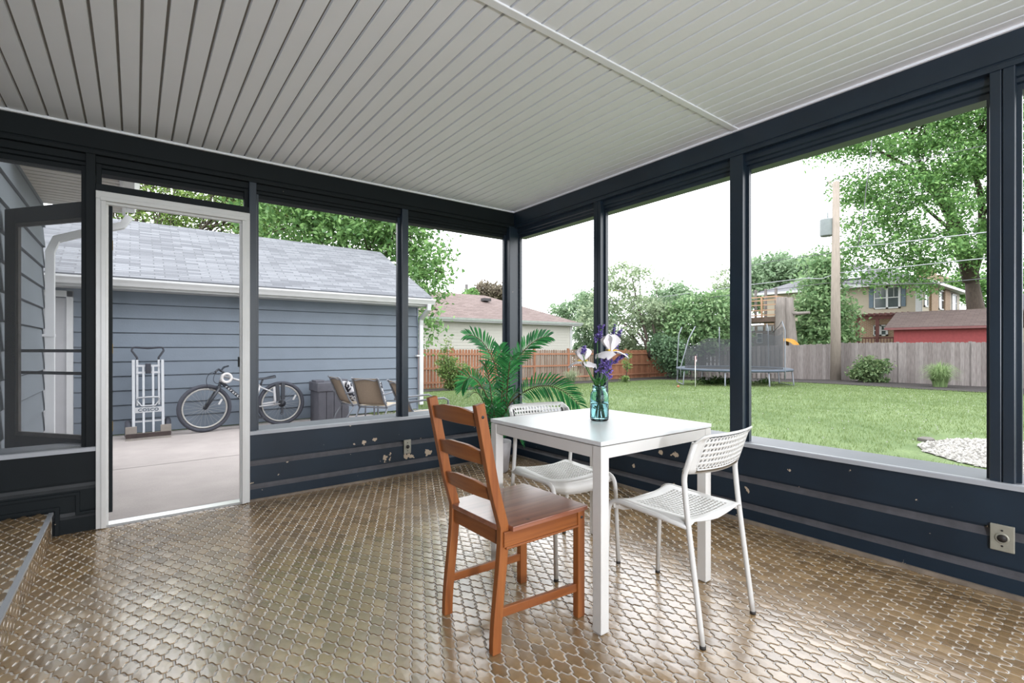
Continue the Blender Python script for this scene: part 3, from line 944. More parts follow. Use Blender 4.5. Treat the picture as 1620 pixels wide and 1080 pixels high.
# ------------------------------------------------------------------ white perforated chairs
M_wp = mat('white_plastic', col(205, 204, 200), 0.35, vary=0.01)
M_wt = mat('white_steel_tube', col(204, 203, 199), 0.3, vary=0.01)
M_rub = mat('dark_rubber', col(45, 42, 40), 0.7)
def perforated(surf, nu, nv, holes, hr):
    """grid of cells over u,v in 0..1; holes(i,j) says whether the cell is pierced"""
    mb = MB()
    for i in range(nu):
        for j in range(nv):
            u0, u1, v0, v1 = i / nu, (i + 1) / nu, j / nv, (j + 1) / nv
            if not holes(i, j):
                mb.quad(surf(u0, v0), surf(u1, v0), surf(u1, v1), surf(u0, v1), True); continue
            cu, cv = (u0 + u1) / 2, (v0 + v1) / 2
            sq = [(u0, v0), (cu, v0), (u1, v0), (u1, cv), (u1, v1), (cu, v1), (u0, v1), (u0, cv)]
            hl = [(cu + (u1 - u0) * hr * math.cos(a), cv + (v1 - v0) * hr * math.sin(a)) for a in [(-135 + 45 * k) * PI / 180 for k in range(8)]]
            n = len(mb.v)
            mb.v += [surf(*p) for p in sq] + [surf(*p) for p in hl]
            for k in range(8):
                mb.face((n + k, n + (k + 1) % 8, n + 8 + (k + 1) % 8, n + 8 + k), True)
    return mb
def white_chair(label, group, loc, rz):
    o = thing('side_chair', label, 'chair', loc, rz, group)
    # local: +y forward
    def seat(u, v):
        x = (u - 0.5) * 0.385
        y = -0.185 + v * 0.385
        e = abs(2 * u - 1)
        z = 0.447 - 0.016 * (1 - e * e) * (1 - 0.3 * v) + 0.004 * math.cos(v * PI)
        z -= 0.014 * sm(0.88, 1.0, e)
        z += 0.010 * sm(0.55, 0.85, v) * (e * e)
        if v > 0.87:
            t = (v - 0.87) / 0.13
            y = -0.185 + 0.87 * 0.385 + 0.038 * math.sin(min(1, t * 1.25) * PI / 2) - 0.012 * max(0, t - .5)
            z -= 0.058 * t * t * (0.55 + 0.45 * (1 - e ** 6))
        if v < 0.06:
            z -= 0.012 * (1 - v / 0.06) ** 2 * (1 - e)
        # rounded corners at the back
        if v < 0.12:
            k = 1 - v / 0.12
            x *= 1 - 0.05 * k * k
        return (x, y, z)
    st = perforated(seat, 22, 22, lambda i, j: 3 <= i <= 18 and 2 <= j <= 16, 0.36)
    st.build('seat', M_wp, o, merge=True, solid=0.005)
    def back(u, v):
        e = abs(2 * u - 1)
        x = (u - 0.5) * 0.40
        z = 0.625 + v * 0.158 - 0.006 * sm(.93, 1, v) - 0.030 * (sm(0.84, 1.0, e) ** 2) * sm(.55, 1, v)
        y = -0.165 - 0.052 * ((z - .62) / .15) - 0.034 * (1 - e * e) + 0.012 * (sm(0.88, 1, e) if e > .88 else 0)
        y -= 0.010 * sm(0.9, 1.0, v)
        z -= 0.006 * (1 - e * e) * (1 - v)
        return (x, y, z)
    bk = perforated(back, 20, 8, lambda i, j: 2 <= i <= 17 and 1 <= j <= 6, 0.34)
    bk.build('backrest', M_wp, o, merge=True, solid=0.006)
    for s in (-1, 1):
        x = s * 0.189
        up = bez((x, -0.232, 0.004), (x, -0.20, 0.25), (x, -0.172, 0.42), (x, -0.158, 0.575), 10) + bez((x, -0.158, 0.575), (x, -0.154, 0.61), (x, -0.158, 0.625), (x, -0.172, 0.66), 5)[1:] + [Vector((x, -0.2, 0.745))]
        MB().tube(up, 0.0105, 10).build('rear_leg', M_wt, o)
        fr = [Vector((x, -0.172, 0.424)), Vector((x, -0.05, 0.432)), Vector((x, 0.12, 0.440))] + bez((x, 0.12, 0.440), (x, 0.19, 0.446), (x, 0.214, 0.43), (x, 0.216, 0.36), 7)[1:] + [Vector((x * 1.02, 0.232, 0.004))]
        MB().tube(fr, 0.0105, 10).build('front_leg', M_wt, o)
        for q in ((x, -0.232, 0), (x * 1.02, 0.232, 0)):
            MB().lathe([(0, 0), (0.0115, 0), (0.0115, 0.012), (0, 0.012)], q, 12).build('rubber_foot', M_rub, o)
    MB().tube([(-0.185, 0.165, 0.427), (0.185, 0.165, 0.427)], 0.008, 8).build('cross_tube', M_wt, o)
    for s in (-1, 1):
        MB().disc((s * 0.197, -0.158, 0.638), 0.004, 'x', 0.006, 10).build('back_bolt', M_grey_metal, o)
    return o
white_chair('white perforated chair on the right of the white table, seen whole', 'white perforated chairs at the table', (-1.205, -2.658, 0), 0.0)
white_chair('white perforated chair behind the white table near the potted palm', 'white perforated chairs at the table', (-1.243, -1.985, 0), PI - 0.14)

# ------------------------------------------------------------------ potted palm
M_pot = mat('pale_concrete_pot', col(176, 173, 176), 0.7, vary=0.08, scale=10)
M_soil = mat('dark_moss', col(50, 42, 34), 0.9, vary=0.4, scale=60, bump=0.5)
M_frond = leaf_mat('palm_leaflet', lin((18, 84, 46)), lin((74, 160, 88)), 0.25, 0.35)
M_stem = mat('palm_stem', col(92, 80, 52), 0.7, vary=0.3, scale=30)
PX, PY = -0.485, -0.375
pp = thing('potted_palm', 'green potted palm in a pale pot in the porch corner', 'plant', (PX, PY, 0))
MB().lathe([(0, 0), (0.092, 0), (0.100, 0.01), (0.128, 0.262), (0.125, 0.268), (0.116, 0.268), (0.110, 0.225), (0, 0.225)], n=36).build('pot', M_pot, pp)
MB().lathe([(0, 0.238), (0.06, 0.236), (0.112, 0.228)], n=24).build('soil', M_soil, pp)
rng = random.Random(11)
def frond(tip, mid, base=(0, 0, 0.24), nleaf=22, ll=0.17, start=0.28, face=None, droop=0.3):
    """rachis from base over mid to tip (local), leaflets both sides"""
    mb = MB()
    b, m_, t_ = Vector(base), Vector(mid), Vector(tip)
    pts = bez(b, b + (Vector((m_.x, m_.y, m_.z)) - b) * 0.55 + Vector((0, 0, .06)), m_ + (m_ - b) * 0.25, t_, 24)
    rad = [0.0055 * (1 - 0.8 * i / 24) + 0.0012 for i in range(25)]
    mb.cur = 1
    mb.tube(pts, rad, 5)
    mb.cur = 0
    n = len(pts) - 1
    for k in range(nleaf):
        f = start + (1 - start) * (k + 0.5) / nleaf
        i = min(n - 1, int(f * n)); w = f * n - i
        p = pts[i].lerp(pts[i + 1], w)
        d = (pts[i + 1] - pts[i]).normalized()
        up = Vector((0, 0, 1))
        s0 = d.cross(up)
        if s0.length < .2:
            s0 = d.cross(Vector((0.3, 1, 0)))
        s0.normalize()
        u0 = s0.cross(d).normalized()
        if face is not None:
            tocam = Vector((CAM.x - PX - p.x, CAM.y - PY - p.y, CAM.z - p.z)).normalized()
            u1 = (tocam - d * tocam.dot(d)).normalized()
            u0 = (u0 * (1 - face) + u1 * face).normalized(); s0 = d.cross(u0).normalized()
        env = math.sin(PI * (0.12 + 0.80 * (k + .5) / nleaf)) ** 0.6
        for sgn in (-1, 1):
            ln = ll * env * rng.uniform(0.85, 1.1)
            ang = math.radians(58 - 30 * (k / nleaf)) + rng.uniform(-.08, .08)
            dd = (d * math.cos(ang) + s0 * (sgn * math.sin(ang)) + u0 * (0.28 + rng.uniform(-.1, .1))).normalized()
            wv = dd.cross(u0).normalized()
            wd = 0.0068 * (0.7 + 0.5 * env)
            q0 = p
            q1 = p + dd * ln * 0.4
            q2 = p + dd * ln * 0.75 + Vector((0, 0, -droop * ln * 0.16))
            q3 = p + dd * ln + Vector((0, 0, -droop * ln * 0.5))
            nv = len(mb.v)
            for q, ww in ((q0, .35), (q1, 1.0), (q2, .8)):
                mb.v.append(tuple(q - wv * wd * ww)); mb.v.append(tuple(q + wv * wd * ww))
            mb.v.append(tuple(q3))
            mb.face((nv, nv + 1, nv + 3, nv + 2)); mb.face((nv + 2, nv + 3, nv + 5, nv + 4)); mb.face((nv + 4, nv + 5, nv + 6))
    return mb.build('frond', [M_frond, M_stem], pp)
def loc_of(px, py, dd):
    v = at(px, py, dd)
    return (v.x - PX, v.y - PY, v.z)
D0 = 4.29
# the six fronds that stand out in the photo
frond(loc_of(737, 530, D0 - .05), loc_of(772, 545, D0), loc_of(797, 620, D0), ll=.155, start=.05, nleaf=30, face=.75)
frond(loc_of(868, 532, D0 + .1), loc_of(835, 546, D0 + .05), loc_of(800, 600, D0), ll=.15, start=.12, nleaf=28, face=.8)
frond(loc_of(730, 617, D0 - .25), loc_of(748, 590, D0 - .2), loc_of(776, 640, D0), ll=.13, start=.30, nleaf=24, face=.8)
frond(loc_of(916, 640, D0 - .35), loc_of(860, 602, D0 - .22), loc_of(805, 640, D0), ll=.20, start=.22, nleaf=28, droop=.35, face=.85)
frond(loc_of(810, 570, D0 - .55), loc_of(806, 570, D0 - .3), loc_of(800, 655, D0), ll=.15, start=.2, nleaf=24)
frond(loc_of(790, 548, D0 + .25), loc_of(794, 565, D0 + .15), loc_of(798, 640, D0), ll=.14, start=.2, nleaf=20)
# the shorter inner and lower fronds
for (a, r, z, dz, l) in ((0.2, .26, .62, .10, .15), (1.1, .24, .70, .05, .14), (2.0, .25, .60, .08, .14), (2.9, .22, .55, .02, .14), (3.6, .28, .50, -.06, .14),
                         (4.2, .26, .62, .04, .15), (4.9, .24, .46, -.05, .15), (5.5, .22, .56, .02, .14), (3.2, .20, .36, -.06, .13), (4.5, .22, .33, -.08, .13), (5.2, .16, .74, .10, .13), (3.9, .15, .82, .1, .13), (2.4, .18, .80, .12, .12)):
    dx, dy = math.cos(a + THETA), math.sin(a + THETA)
    x1, y1 = dx * r, dy * r
    mx_, my_ = dx * r * .55, dy * r * .55
    k = min(1, 0.30 / max(0.01, y1 + 0.01)) if y1 > 0.30 else 1
    frond((x1 * k, y1 * k, z + dz), (mx_, my_, z + .08), (dx * .02, dy * .02, .24), nleaf=18, ll=l, start=.22)
MB().tube([(0, 0, .22), (0.008, 0.004, .45), (0.012, 0.01, .62)], [.018, .013, .008], 8).tube([(0.03, .02, .22), (0.04, .03, .40)], [.010, .006], 6).tube([(-0.03, -.01, .22), (-0.035, -.01, .42)], [.010, .006], 6).build('trunk', M_stem, pp)

# ------------------------------------------------------------------ mason jar and flowers
JX, JY, JZ = -1.228, -2.243, 0.74
M_jar, t_, b_ = new_mat('teal_jar_glass')
b_.inputs['Base Color'].default_value = (0.66, 0.95, 0.98, 1); b_.inputs['Roughness'].default_value = 0.03
b_.inputs['Transmission Weight'].default_value = 1.0; b_.inputs['IOR'].default_value = 1.35
M_water, t_, b_ = new_mat('water')
b_.inputs['Base Color'].default_value = (0.90, 0.98, 0.98, 1); b_.inputs['Roughness'].default_value = 0.0
b_.inputs['Transmission Weight'].default_value = 1.0; b_.inputs['IOR'].default_value = 1.2
jar = thing('mason_jar', 'teal glass mason jar of flowers on the white table', 'jar', (JX, JY, JZ))
outer = [(0, 0.0), (0.038, 0.0), (0.044, 0.006), (0.0455, 0.015), (0.0455, 0.118), (0.043, 0.134), (0.035, 0.146), (0.0335, 0.150), (0.0335, 0.154), (0.036, 0.156), (0.0335, 0.159), (0.036, 0.163), (0.0335, 0.167), (0.0345, 0.174)]
inner = [(0.0315, 0.174), (0.0305, 0.150), (0.041, 0.132), (0.0430, 0.118), (0.0430, 0.016), (0.036, 0.008), (0, 0.007)]
MB().lathe(outer + inner, n=40).build('glass', M_jar, jar)
MB().lathe([(0, 0.0076), (0.036, 0.0086), (0.0426, 0.0165), (0.0426, 0.080), (0, 0.080)], n=32).build('water', M_water, jar)
M_gstem = mat('flower_stem_green', col(62, 120, 48), 0.5, vary=0.2)
M_gleaf = leaf_mat('flower_leaf_green', lin((34, 96, 40)), lin((80, 148, 64)), 0.25)
M_iris = mat('white_iris_petal', col(232, 228, 230), 0.5, vary=0.03)
M_yel = mat('yellow_iris_throat', col(214, 180, 60), 0.5, vary=0.1)
M_purple = leaf_mat('purple_floret', lin((96, 82, 150)), lin((172, 150, 226)), 0.35)
M_dkpur = mat('dark_purple_bud', col(70, 52, 88), 0.6, vary=0.2)
M_brown = mat('brown_bud_sheath', col(120, 88, 56), 0.7)
def jl(px, py, dd):
    v = at(px, py, dd); return Vector((v.x - JX, v.y - JY, v.z - JZ))
JD = 2.39
frng = random.Random(5)
def stem_pts(top, k=None):
    a = frng.uniform(0, 6.28)
    b = Vector((0.022 * math.cos(a), 0.022 * math.sin(a), 0.014))
    neck = Vector((-0.3 * b.x + top.x * .12, -0.3 * b.y + top.y * .12, 0.160))
    n2 = neck.xy
    if n2.length > 0.024:
        n2 = n2.normalized() * 0.024; neck = Vector((n2.x, n2.y, .160))
    return bez(b, b.lerp(neck, .6), neck + (neck - b) * 0.25, neck.lerp(top, .25), 8) + bez(neck.lerp(top, .25), neck.lerp(top, .5), neck.lerp(top, .8), top, 6)[1:]
def petal(mb, c, d, up, ln, wd, curl, n=8):
    """cupped petal from c along d, curling along up"""
    d, up = d.normalized(), (up - d * up.dot(d.normalized())).normalized()
    s = d.cross(up).normalized()
    base = len(mb.v); k = 5
    for i in range(n + 1):
        t = i / n
        w = wd * (math.sin(PI * (0.08 + 0.84 * t)) ** 0.8) * (0.35 + 0.65 * min(1, t * 1.6))
        ctr = c + d * (ln * (t - 0.18 * curl * t * t)) + up * (curl * ln * t * t * 0.8)
        for j in range(k):
            q = -1 + 2 * j / (k - 1)
            mb.v.append(tuple(ctr + s * (w * q) + up * (0.25 * w * q * q + 0.006 * math.sin(5 * q + 9 * t) * t)))
    for i in range(n):
        for j in range(k - 1):
            mb.face((base + i * k + j, base + i * k + j + 1, base + (i + 1) * k + j + 1, base + (i + 1) * k + j), True)
def iris(label, c, size, yaw, group):
    o = thing('iris_stem', label, 'flower', (JX, JY, JZ), 0, group)
    MB().tube(stem_pts(c), 0.0032, 7).build('stem', M_gstem, o)
    st = MB(); fl = MB(); ye = MB()
    for k in range(3):
        a = yaw + k * 2 * PI / 3
        out = Vector((math.cos(a), math.sin(a), 0))
        petal(st, c, out * 0.55 + Vector((0, 0, 1)), -out, size * 0.95, size * 0.62, 0.45)
        a2 = a + PI / 3
        o2 = Vector((math.cos(a2), math.sin(a2), 0))
        petal(fl, c, o2 + Vector((0, 0, 0.35)), Vector((0, 0, -1)), size * 1.0, size * 0.55, 0.85)
        ye.tube([c + o2 * 0.004, c + o2 * size * 0.28 + Vector((0, 0, size * .10)), c + o2 * size * .42 + Vector((0, 0, size * .07))], [.004, .0045, .002], 6)
    st.build('standard_petals', M_iris, o); fl.build('fall_petals', M_iris, o); ye.build('throat', M_yel, o)
    MB().lathe([(0, -.022), (.005, -.014), (.006, -.004), (.003, .003)], tuple(c), 8).build('bud_sheath', M_brown, o)
    return o
iris('large white iris standing highest in the teal jar', jl(966, 556, JD - .03), 0.086, 0.4, 'white irises in the jar')
iris('white iris leaning out on the left of the teal jar', jl(923, 572, JD - .02), 0.072, 1.5, 'white irises in the jar')
def spike(label, tip, base, n=26, r=0.016):
    o = thing('salvia_stem', label, 'flower', (JX, JY, JZ), 0, 'purple flower spikes in the jar')
    MB().tube(stem_pts(base) + [tip], 0.0018, 5).build('stem', M_gstem, o)
    mb = MB(); dk = MB()
    ax = tip - base
    for i in range(n):
        f = (i + .5) / n
        c = base + ax * f
        for k in range(3):
            a = frng.uniform(0, 6.28); rr = r * (1.1 - 0.5 * f) * frng.uniform(.5, 1.1)
            p = c + Vector((math.cos(a) * rr, math.sin(a) * rr, frng.uniform(-.004, .006)))
            dk.tube([c, c.lerp(p, .75)], [.0012, .002], 4)
            for q in range(2):
                u = Vector((frng.gauss(0, 1), frng.gauss(0, 1), frng.gauss(0, 1))).normalized(); v = u.orthogonal().normalized()
                s = 0.0068 * frng.uniform(.7, 1.3)
                mb.quad(p - u * s, p - v * s * .8, p + u * s, p + v * s * .8)
    dk.build('calyx', M_dkpur, o); mb.build('florets', M_purple, o)
    return o
spike('purple spike standing tallest against the dark post', jl(952, 514, JD + .02), jl(945, 540, JD + .02), 24, .019)
spike('purple spike leaning right of the tall white iris', jl(981, 522, JD), jl(970, 560, JD - .01), 28, .017)
spike('thin purple spike just behind the tall white iris', jl(972, 514, JD + .05), jl(968, 535, JD + .05), 12, .009)
spike('purple spike reaching furthest right over the lawn', jl(989, 561, JD - .04), jl(968, 575, JD - .04), 24, .016)
spike('broad purple spike low in front of the tall white iris', jl(958, 568, JD - .08), jl(952, 588, JD - .07), 30, .026)
spike('purple spike drooping over the jar rim', jl(966, 570, JD - .07), jl(962, 598, JD - .05), 20, .019)
spike('purple spike in front of the left white iris', jl(925, 549, JD - .09), jl(921, 560, JD - .09), 14, .012)
lv = thing('leafy_sprig', 'leafy green sprig at the rim of the teal jar', 'foliage', (JX, JY, JZ))
mb = MB(); sm_ = MB()
for k in range(9):
    a = k * 0.7; top = Vector((0.028 * math.cos(a), 0.028 * math.sin(a), .19 + .035 * frng.random()))
    pts = stem_pts(top); sm_.tube(pts, .0018, 5)
    for q in range(6):
        z = frng.choice([.05, .07, .09, .11, .185, .195]); 
        rr = .026 if z < .13 else .034
        b = frng.uniform(0, 6.28); p = Vector((rr * .5 * math.cos(b), rr * .5 * math.sin(b), z))
        d = Vector((math.cos(b), math.sin(b), .5)).normalized(); w = d.cross(Vector((0, 0, 1))).normalized()
        ln = .022 if z < .13 else .034
        mb.quad(p, p + d * ln * .5 - w * .008, p + d * ln, p + d * ln * .5 + w * .008)
sm_.build('stem', M_gstem, lv); mb.build('leaf_cluster', M_gleaf, lv)
# ------------------------------------------------------------------ ground
def ground_z(x, y):
    z = -0.10 - 0.0185 * max(0.0, x - 0.5)
    if y > 5:
        z -= (y - 5) * (0.0610 - 0.00125 * max(0, min(25, x)))
    return z
K_H, K_V = KREF * 0.95, KREF * 0.62       # light on open level ground / on upright faces
M_lawn, t_, b_ = new_mat('lawn_grass')
_tc = t_.add('ShaderNodeTexCoord')
def _nz(s, d=6):
    n = t_.add('ShaderNodeTexNoise'); n.inputs['Scale'].default_value = s; n.inputs['Detail'].default_value = d
    t_.link(_tc.outputs['Object'], n.inputs['Vector']); return n
_a, _b2, _c = _nz(0.35), _nz(2.2), _nz(55, 8)
_r1 = t_.add('ShaderNodeValToRGB')
_r1.color_ramp.elements[0].position = .35; _r1.color_ramp.elements[1].position = .68
_r1.color_ramp.elements[0].color = (*col(120, 146, 94, K_H), 1); _r1.color_ramp.elements[1].color = (*col(166, 188, 134, K_H), 1)
_m = t_.add('ShaderNodeMix'); _m.data_type = 'FLOAT'; _m.inputs[0].default_value = .5
t_.link(_a.outputs['Fac'], _m.inputs[2]); t_.link(_b2.outputs['Fac'], _m.inputs[3]); t_.link(_m.outputs[0], _r1.inputs['Fac'])
_h = t_.add('ShaderNodeHueSaturation'); t_.link(_r1.outputs['Color'], _h.inputs['Color'])
_q = t_.add('ShaderNodeMapRange'); _q.inputs['From Min'].default_value = .3; _q.inputs['From Max'].default_value = .7; _q.inputs['To Min'].default_value = .7; _q.inputs['To Max'].default_value = 1.3
t_.link(_c.outputs['Fac'], _q.inputs['Value']); t_.link(_q.outputs[0], _h.inputs['Value']); t_.link(_h.outputs['Color'], b_.inputs['Base Color'])
b_.inputs['Roughness'].default_value = 0.9; b_.inputs['Specular IOR Level'].default_value = 0.1
gx = [-12, -6, -4] + [0.14 + i * 0.8 for i in range(32)] + [27, 32, 40, 50, 70, 110]
gy = [-60, -40, -25] + [-18 + i * 1.0 for i in range(34)] + [17, 20, 26, 34, 50, 90]
gv = [(x, y, ground_z(x, y) - (0.25 if (x < 1.4 and y < 4.7) else 0)) for y in gy for x in gx]
nxg = len(gx)
gq = [(j * nxg + i, j * nxg + i + 1, (j + 1) * nxg + i + 1, (j + 1) * nxg + i) for j in range(len(gy) - 1) for i in range(nxg - 1)]
lawn = np_mesh('lawn', gv, gq, M_lawn)
tag(lawn, 'mown green lawn stretching to the fences', 'lawn', kind='structure')
# grass blades over the nearer lawn
rg = np.random.default_rng(2)
M_blade = leaf_mat('grass_blade', col(124, 152, 86, K_H * .8), col(172, 192, 128, K_H * .8), 0.5)
def grass_field(name, n, x0, x1, y0, y1, hmin, hmax, w, near=(0, 0)):
    X = x0 + (x1 - x0) * rg.random(n) ** 1.45; Y = y0 + (y1 - y0) * rg.random(n)
    keep = ~((X > GRX0) & (Y < GRY1) & (X < GRX1)) & ~((Y < -3.2) & (X < 9)) & ~((X < 1.6) & (Y < 5) & (X < 0.3))
    X, Y = X[keep], Y[keep]; n = len(X)
    Z = np.array([ground_z(a, b) for a, b in zip(X, Y)])
    A = rg.random(n) * 6.283; H = hmin + (hmax - hmin) * rg.random(n); ln = rg.normal(0, .4, (n, 2)) * H[:, None]
    sc = 1 + X / 14
    dx, dy = np.cos(A) * w * sc, np.sin(A) * w * sc
    P = np.zeros((n, 3, 3))
    P[:, 0] = np.stack([X - dx, Y - dy, Z - .005], 1); P[:, 1] = np.stack([X + dx, Y + dy, Z - .005], 1)
    P[:, 2] = np.stack([X + ln[:, 0], Y + ln[:, 1], Z + H], 1)
    return np_mesh(name, P.reshape(-1, 3), np.arange(n * 3).reshape(-1, 3), M_blade)
_g1, _g2 = on_z(1470, 720, -.17), on_z(1520, 698, -.17)
GRX0, GRX1, GRY1 = 3.9, 6.6, -2.05
gr = grass_field('grass', 150000, 0.3, 19.9, -7.5, 12.6, .025, .06, .0036)
tag(gr, 'short grass blades covering the lawn', 'grass', kind='stuff')
# white clover heads
M_clover = mat('white_clover_head', col(225, 228, 215, K_H * .8), 0.8)
cl = MB()
for _ in range(520):
    x, y = 2.5 + rg.random() * 14, -4 + rg.random() * 13
    if GRX0 < x < GRX1 and y < GRY1:
        continue
    z = ground_z(x, y) + .045
    s = .013
    cl.poly([(x - s, y, z), (x, y - s, z), (x + s, y, z)]); cl.poly([(x - s, y, z), (x, y + s, z), (x + s, y, z)]); cl.poly([(x - s, y, z - .0), (x, y, z + s * 1.3), (x + s, y, z)]); cl.poly([(x, y - s, z), (x, y, z + s * 1.3), (x, y + s, z)])
tag(cl.build('clover', M_clover), 'tiny white clover heads scattered in the lawn', 'clover', kind='stuff')
# gravel patch
M_gravbase = mat('gravel_bed', col(150, 146, 138, K_H), 0.95, vary=.3, scale=40, bump=.5)
M_pebble = leaf_mat('white_pebble', col(200, 196, 188, K_H * .8), col(242, 240, 234, K_H * .8), 0.0, 0.8)
gb = MB()
edge = [(4.1, -2.65), (4.5, -2.3), (5.0, -2.12), (5.6, -2.15), (6.2, -2.35), (6.8, -3.0), (7.5, -4.6), (7.0, -7), (2.5, -7), (3.2, -4.6), (3.7, -3.3)]
cen = (5.0, -6.0)
for i in range(len(edge)):
    (xa, ya), (xb, yb) = edge[i], edge[(i + 1) % len(edge)]
    gb.poly([(cen[0], cen[1], ground_z(*cen) + .014), (xa, ya, ground_z(xa, ya) + .014), (xb, yb, ground_z(xb, yb) + .014)])
gbo = tag(gb.build('gravel', M_pebble), 'white gravel patch in the lawn outside the right window', 'gravel', kind='stuff')
def inside(x, y, P):
    c = False
    for i in range(len(P)):
        (x0, y0), (x1, y1) = P[i], P[i - 1]
        if (y0 > y) != (y1 > y) and x < (x1 - x0) * (y - y0) / (y1 - y0) + x0:
            c = not c
    return c
gbo.data.materials[0] = M_gravbase
pb = MB()
for _ in range(5200):
    x, y = 3.9 + rg.random() * 2.6, -5.6 + rg.random() * 3.55
    if not inside(x, y, edge):
        continue
    s, z = .014 + .022 * rg.random(), ground_z(x, y) + .018
    a = rg.random() * 6.28; ca, sa = math.cos(a), math.sin(a); n = len(pb.v)
    for u, v, w in ((1, .2, 0), (.1, .7, 0), (-.9, .1, 0), (0, -.75, 0)):
        pb.v.append((x + s * (u * ca - v * sa), y + s * (u * sa + v * ca), z - s * .3))
    pb.v.append((x, y, z + s * .55))
    for k in range(4):
        pb.face((n + k, n + (k + 1) % 4, n + 4))
pb.build('pebble_layer', M_pebble, gbo)['kind'] = 'stuff'
rk = thing('stone', 'flat grey stone at the edge of the gravel patch', 'stone', (5.55, -2.10, ground_z(5.55, -2.1)))
MB().prism([(-.14, -.05), (.02, -.09), (.15, -.03), (.12, .07), (-.06, .09)], -0.02, 0.045).build('slab', mat('grey_stone', col(140, 134, 128, K_H), .9, vary=.15), rk, bevel=.012)

# ------------------------------------------------------------------ concrete patio
M_conc = mat('patio_concrete', col(242, 230, 225, K_H), 0.85, vary=0.10, scale=2.2, bump=0.15, bscale=60)
pa = MB()
def pz(y):
    return -0.012 - 0.022 * y
for (x0, x1) in ((-6, 1.38),):
    for (y0, y1) in ((0.06, 2.04), (2.054, 4.75)):
        pa.poly([(x0, y0, pz(y0)), (x1, y0, pz(y0)), (x1, y1, pz(y1)), (x0, y1, pz(y1))])
pa.poly([(-6, 0.0, -.2), (1.40, 0.0, -.2), (1.40, 4.8, -.2), (-6, 4.8, -.2)])
pa.quad((1.38, .06, pz(.06)), (1.38, 4.75, pz(4.75)), (1.38, 4.75, -.3), (1.38, .06, -.3))
pa.quad((-6, -6.4, -.05), (0.2, -6.4, -.05), (0.2, -16, -.05), (-6, -16, -.05))  # added unseen slab behind the porch, bounces light to the ceiling
tag(pa.build('patio', M_conc), 'pale concrete patio between the porch and the garage, plus an added bounce slab behind the porch', 'patio', kind='structure')

# ------------------------------------------------------------------ blue grey garage
GY, GX1, GX0 = 4.6, 1.25, -9.0
M_gside = mat('garage_siding_blue_grey', col(127, 139, 153, K_V), 0.6, vary=0.06, scale=2.0, bump=.12, bscale=50)
M_roof = shingle_mat('grey_shingles', col(140, 143, 152, K_H * .9), col(190, 194, 202, K_H * .9), col(140, 143, 150, K_H * .9), .27, .072, .007)
M_gwhite = mat('garage_white_trim', col(236, 237, 238, K_V * 1.1), 0.5, vary=0.05)
M_gdoor = mat('garage_door_white', col(196, 196, 200, K_V), 0.5, vary=0.05)
ga = thing('garage', 'blue grey lap sided garage with a grey shingle roof beyond the patio', 'garage', (0, GY, -0.1))
w = MB()
lap(w, (GX0, 0), (-3.98, 0), 0.02, 2.03, 0.197, (0, -1), .016, .014); lap(w, (-3.98, 0), (GX1, 0), 0.02, 2.03, 0.197, (0, -1), .016, .014)
w.quad((GX1, 0, 0), (GX1, 4.2, 0), (GX1, 4.2, 2.05), (GX1, 0, 2.05))
w.poly([(GX1, 0, 2.05), (GX1, 4.2, 2.05), (GX1, 2.06, 3.2)])
w.box((GX1 - .01, -.022, 0.0), (GX1 + .012, .09, 2.04))
w.build('lap_siding', M_gside, ga)
EZ, RZ, EY, RYY = 2.10, 3.34, -0.40, 2.06
def roof_uv(v, n):
    return (v.x, (v.y ** 2 + (v.z - 2.1) ** 2) ** .5 if abs(v.y) < 10 else v.y)
def slope_uv(y0, z0):
    def f(v, n):
        return (v.x, math.copysign(math.hypot(v.y - y0, v.z - z0), 1))
    return f
r = MB()
r.quad((GX0, EY, EZ), (GX1 + .12, EY, EZ), (GX1 + .12, RYY, RZ), (GX0, RYY, RZ))
r.quad((GX0, RYY, RZ), (GX1 + .12, RYY, RZ), (GX1 + .12, 4.5, EZ), (GX0, 4.5, EZ))
r.uv = slope_uv(EY, EZ)
r.build('shingle_roof', M_roof, ga, solid=.03)
MB().box((GX0, -.36, 1.96), (GX1 + .06, 0.0, 1.975)).build('soffit', M_gwhite, ga)
MB().box((GX0, -.385, 1.955), (GX1 + .10, -.36, 2.085)).build('fascia', M_gwhite, ga)
bb = MB(); bb.bar((GX1 + .10, EY, EZ - .06), (GX1 + .10, RYY, RZ - .06), .025, .12); bb.bar((GX1 + .10, 4.5, EZ - .06), (GX1 + .10, RYY, RZ - .06), .025, .12)
bb.build('rake_board', M_gwhite, ga)
MB().extrude([(-.385, 1.985), (-.45, 1.985), (-.468, 2.02), (-.495, 2.06), (-.495, 2.085), (-.385, 2.085)], GX0, GX1 + .13, 'x').build('gutter', M_gwhite, ga)
sp = MB().sweep([(GX1 + .02, -.44, 1.99), (GX1 + .02, -.43, 1.90), (GX1 + .04, -.10, 1.74), (GX1 + .05, -.06, 1.62), (GX1 + .05, -.06, 0.10)], [(-.038, -.03), (.038, -.03), (.038, .03), (-.038, .03)], up=(1, 0, 0))
sp.build('downspout', M_gwhite, ga, bevel=.006)
MB().box((GX1 - .05, -.09, 1.02), (GX1 + .10, -.0, 1.05)).build('downspout_strap', M_gwhite, ga)
gd = MB().box((-3.86, -.03, 0.10), (-3.66, .02, 1.85))
gd = MB(); gd.box((-4.62, -.035, .06), (-3.70, -.02, 1.83)).box((-4.45, -.042, 1.0), (-3.85, -.03, 1.65)).box((-4.45, -.042, .2), (-3.85, -.03, .8))
gd.build('side_door', M_gdoor, ga, bevel=.004)
fr_ = MB().box((-3.72, -.06, .06), (-3.655, .0, 1.92)).box((-4.7, -.06, 1.84), (-3.655, .0, 1.92))
fr_.build('door_casing', M_gwhite, ga, bevel=.004)

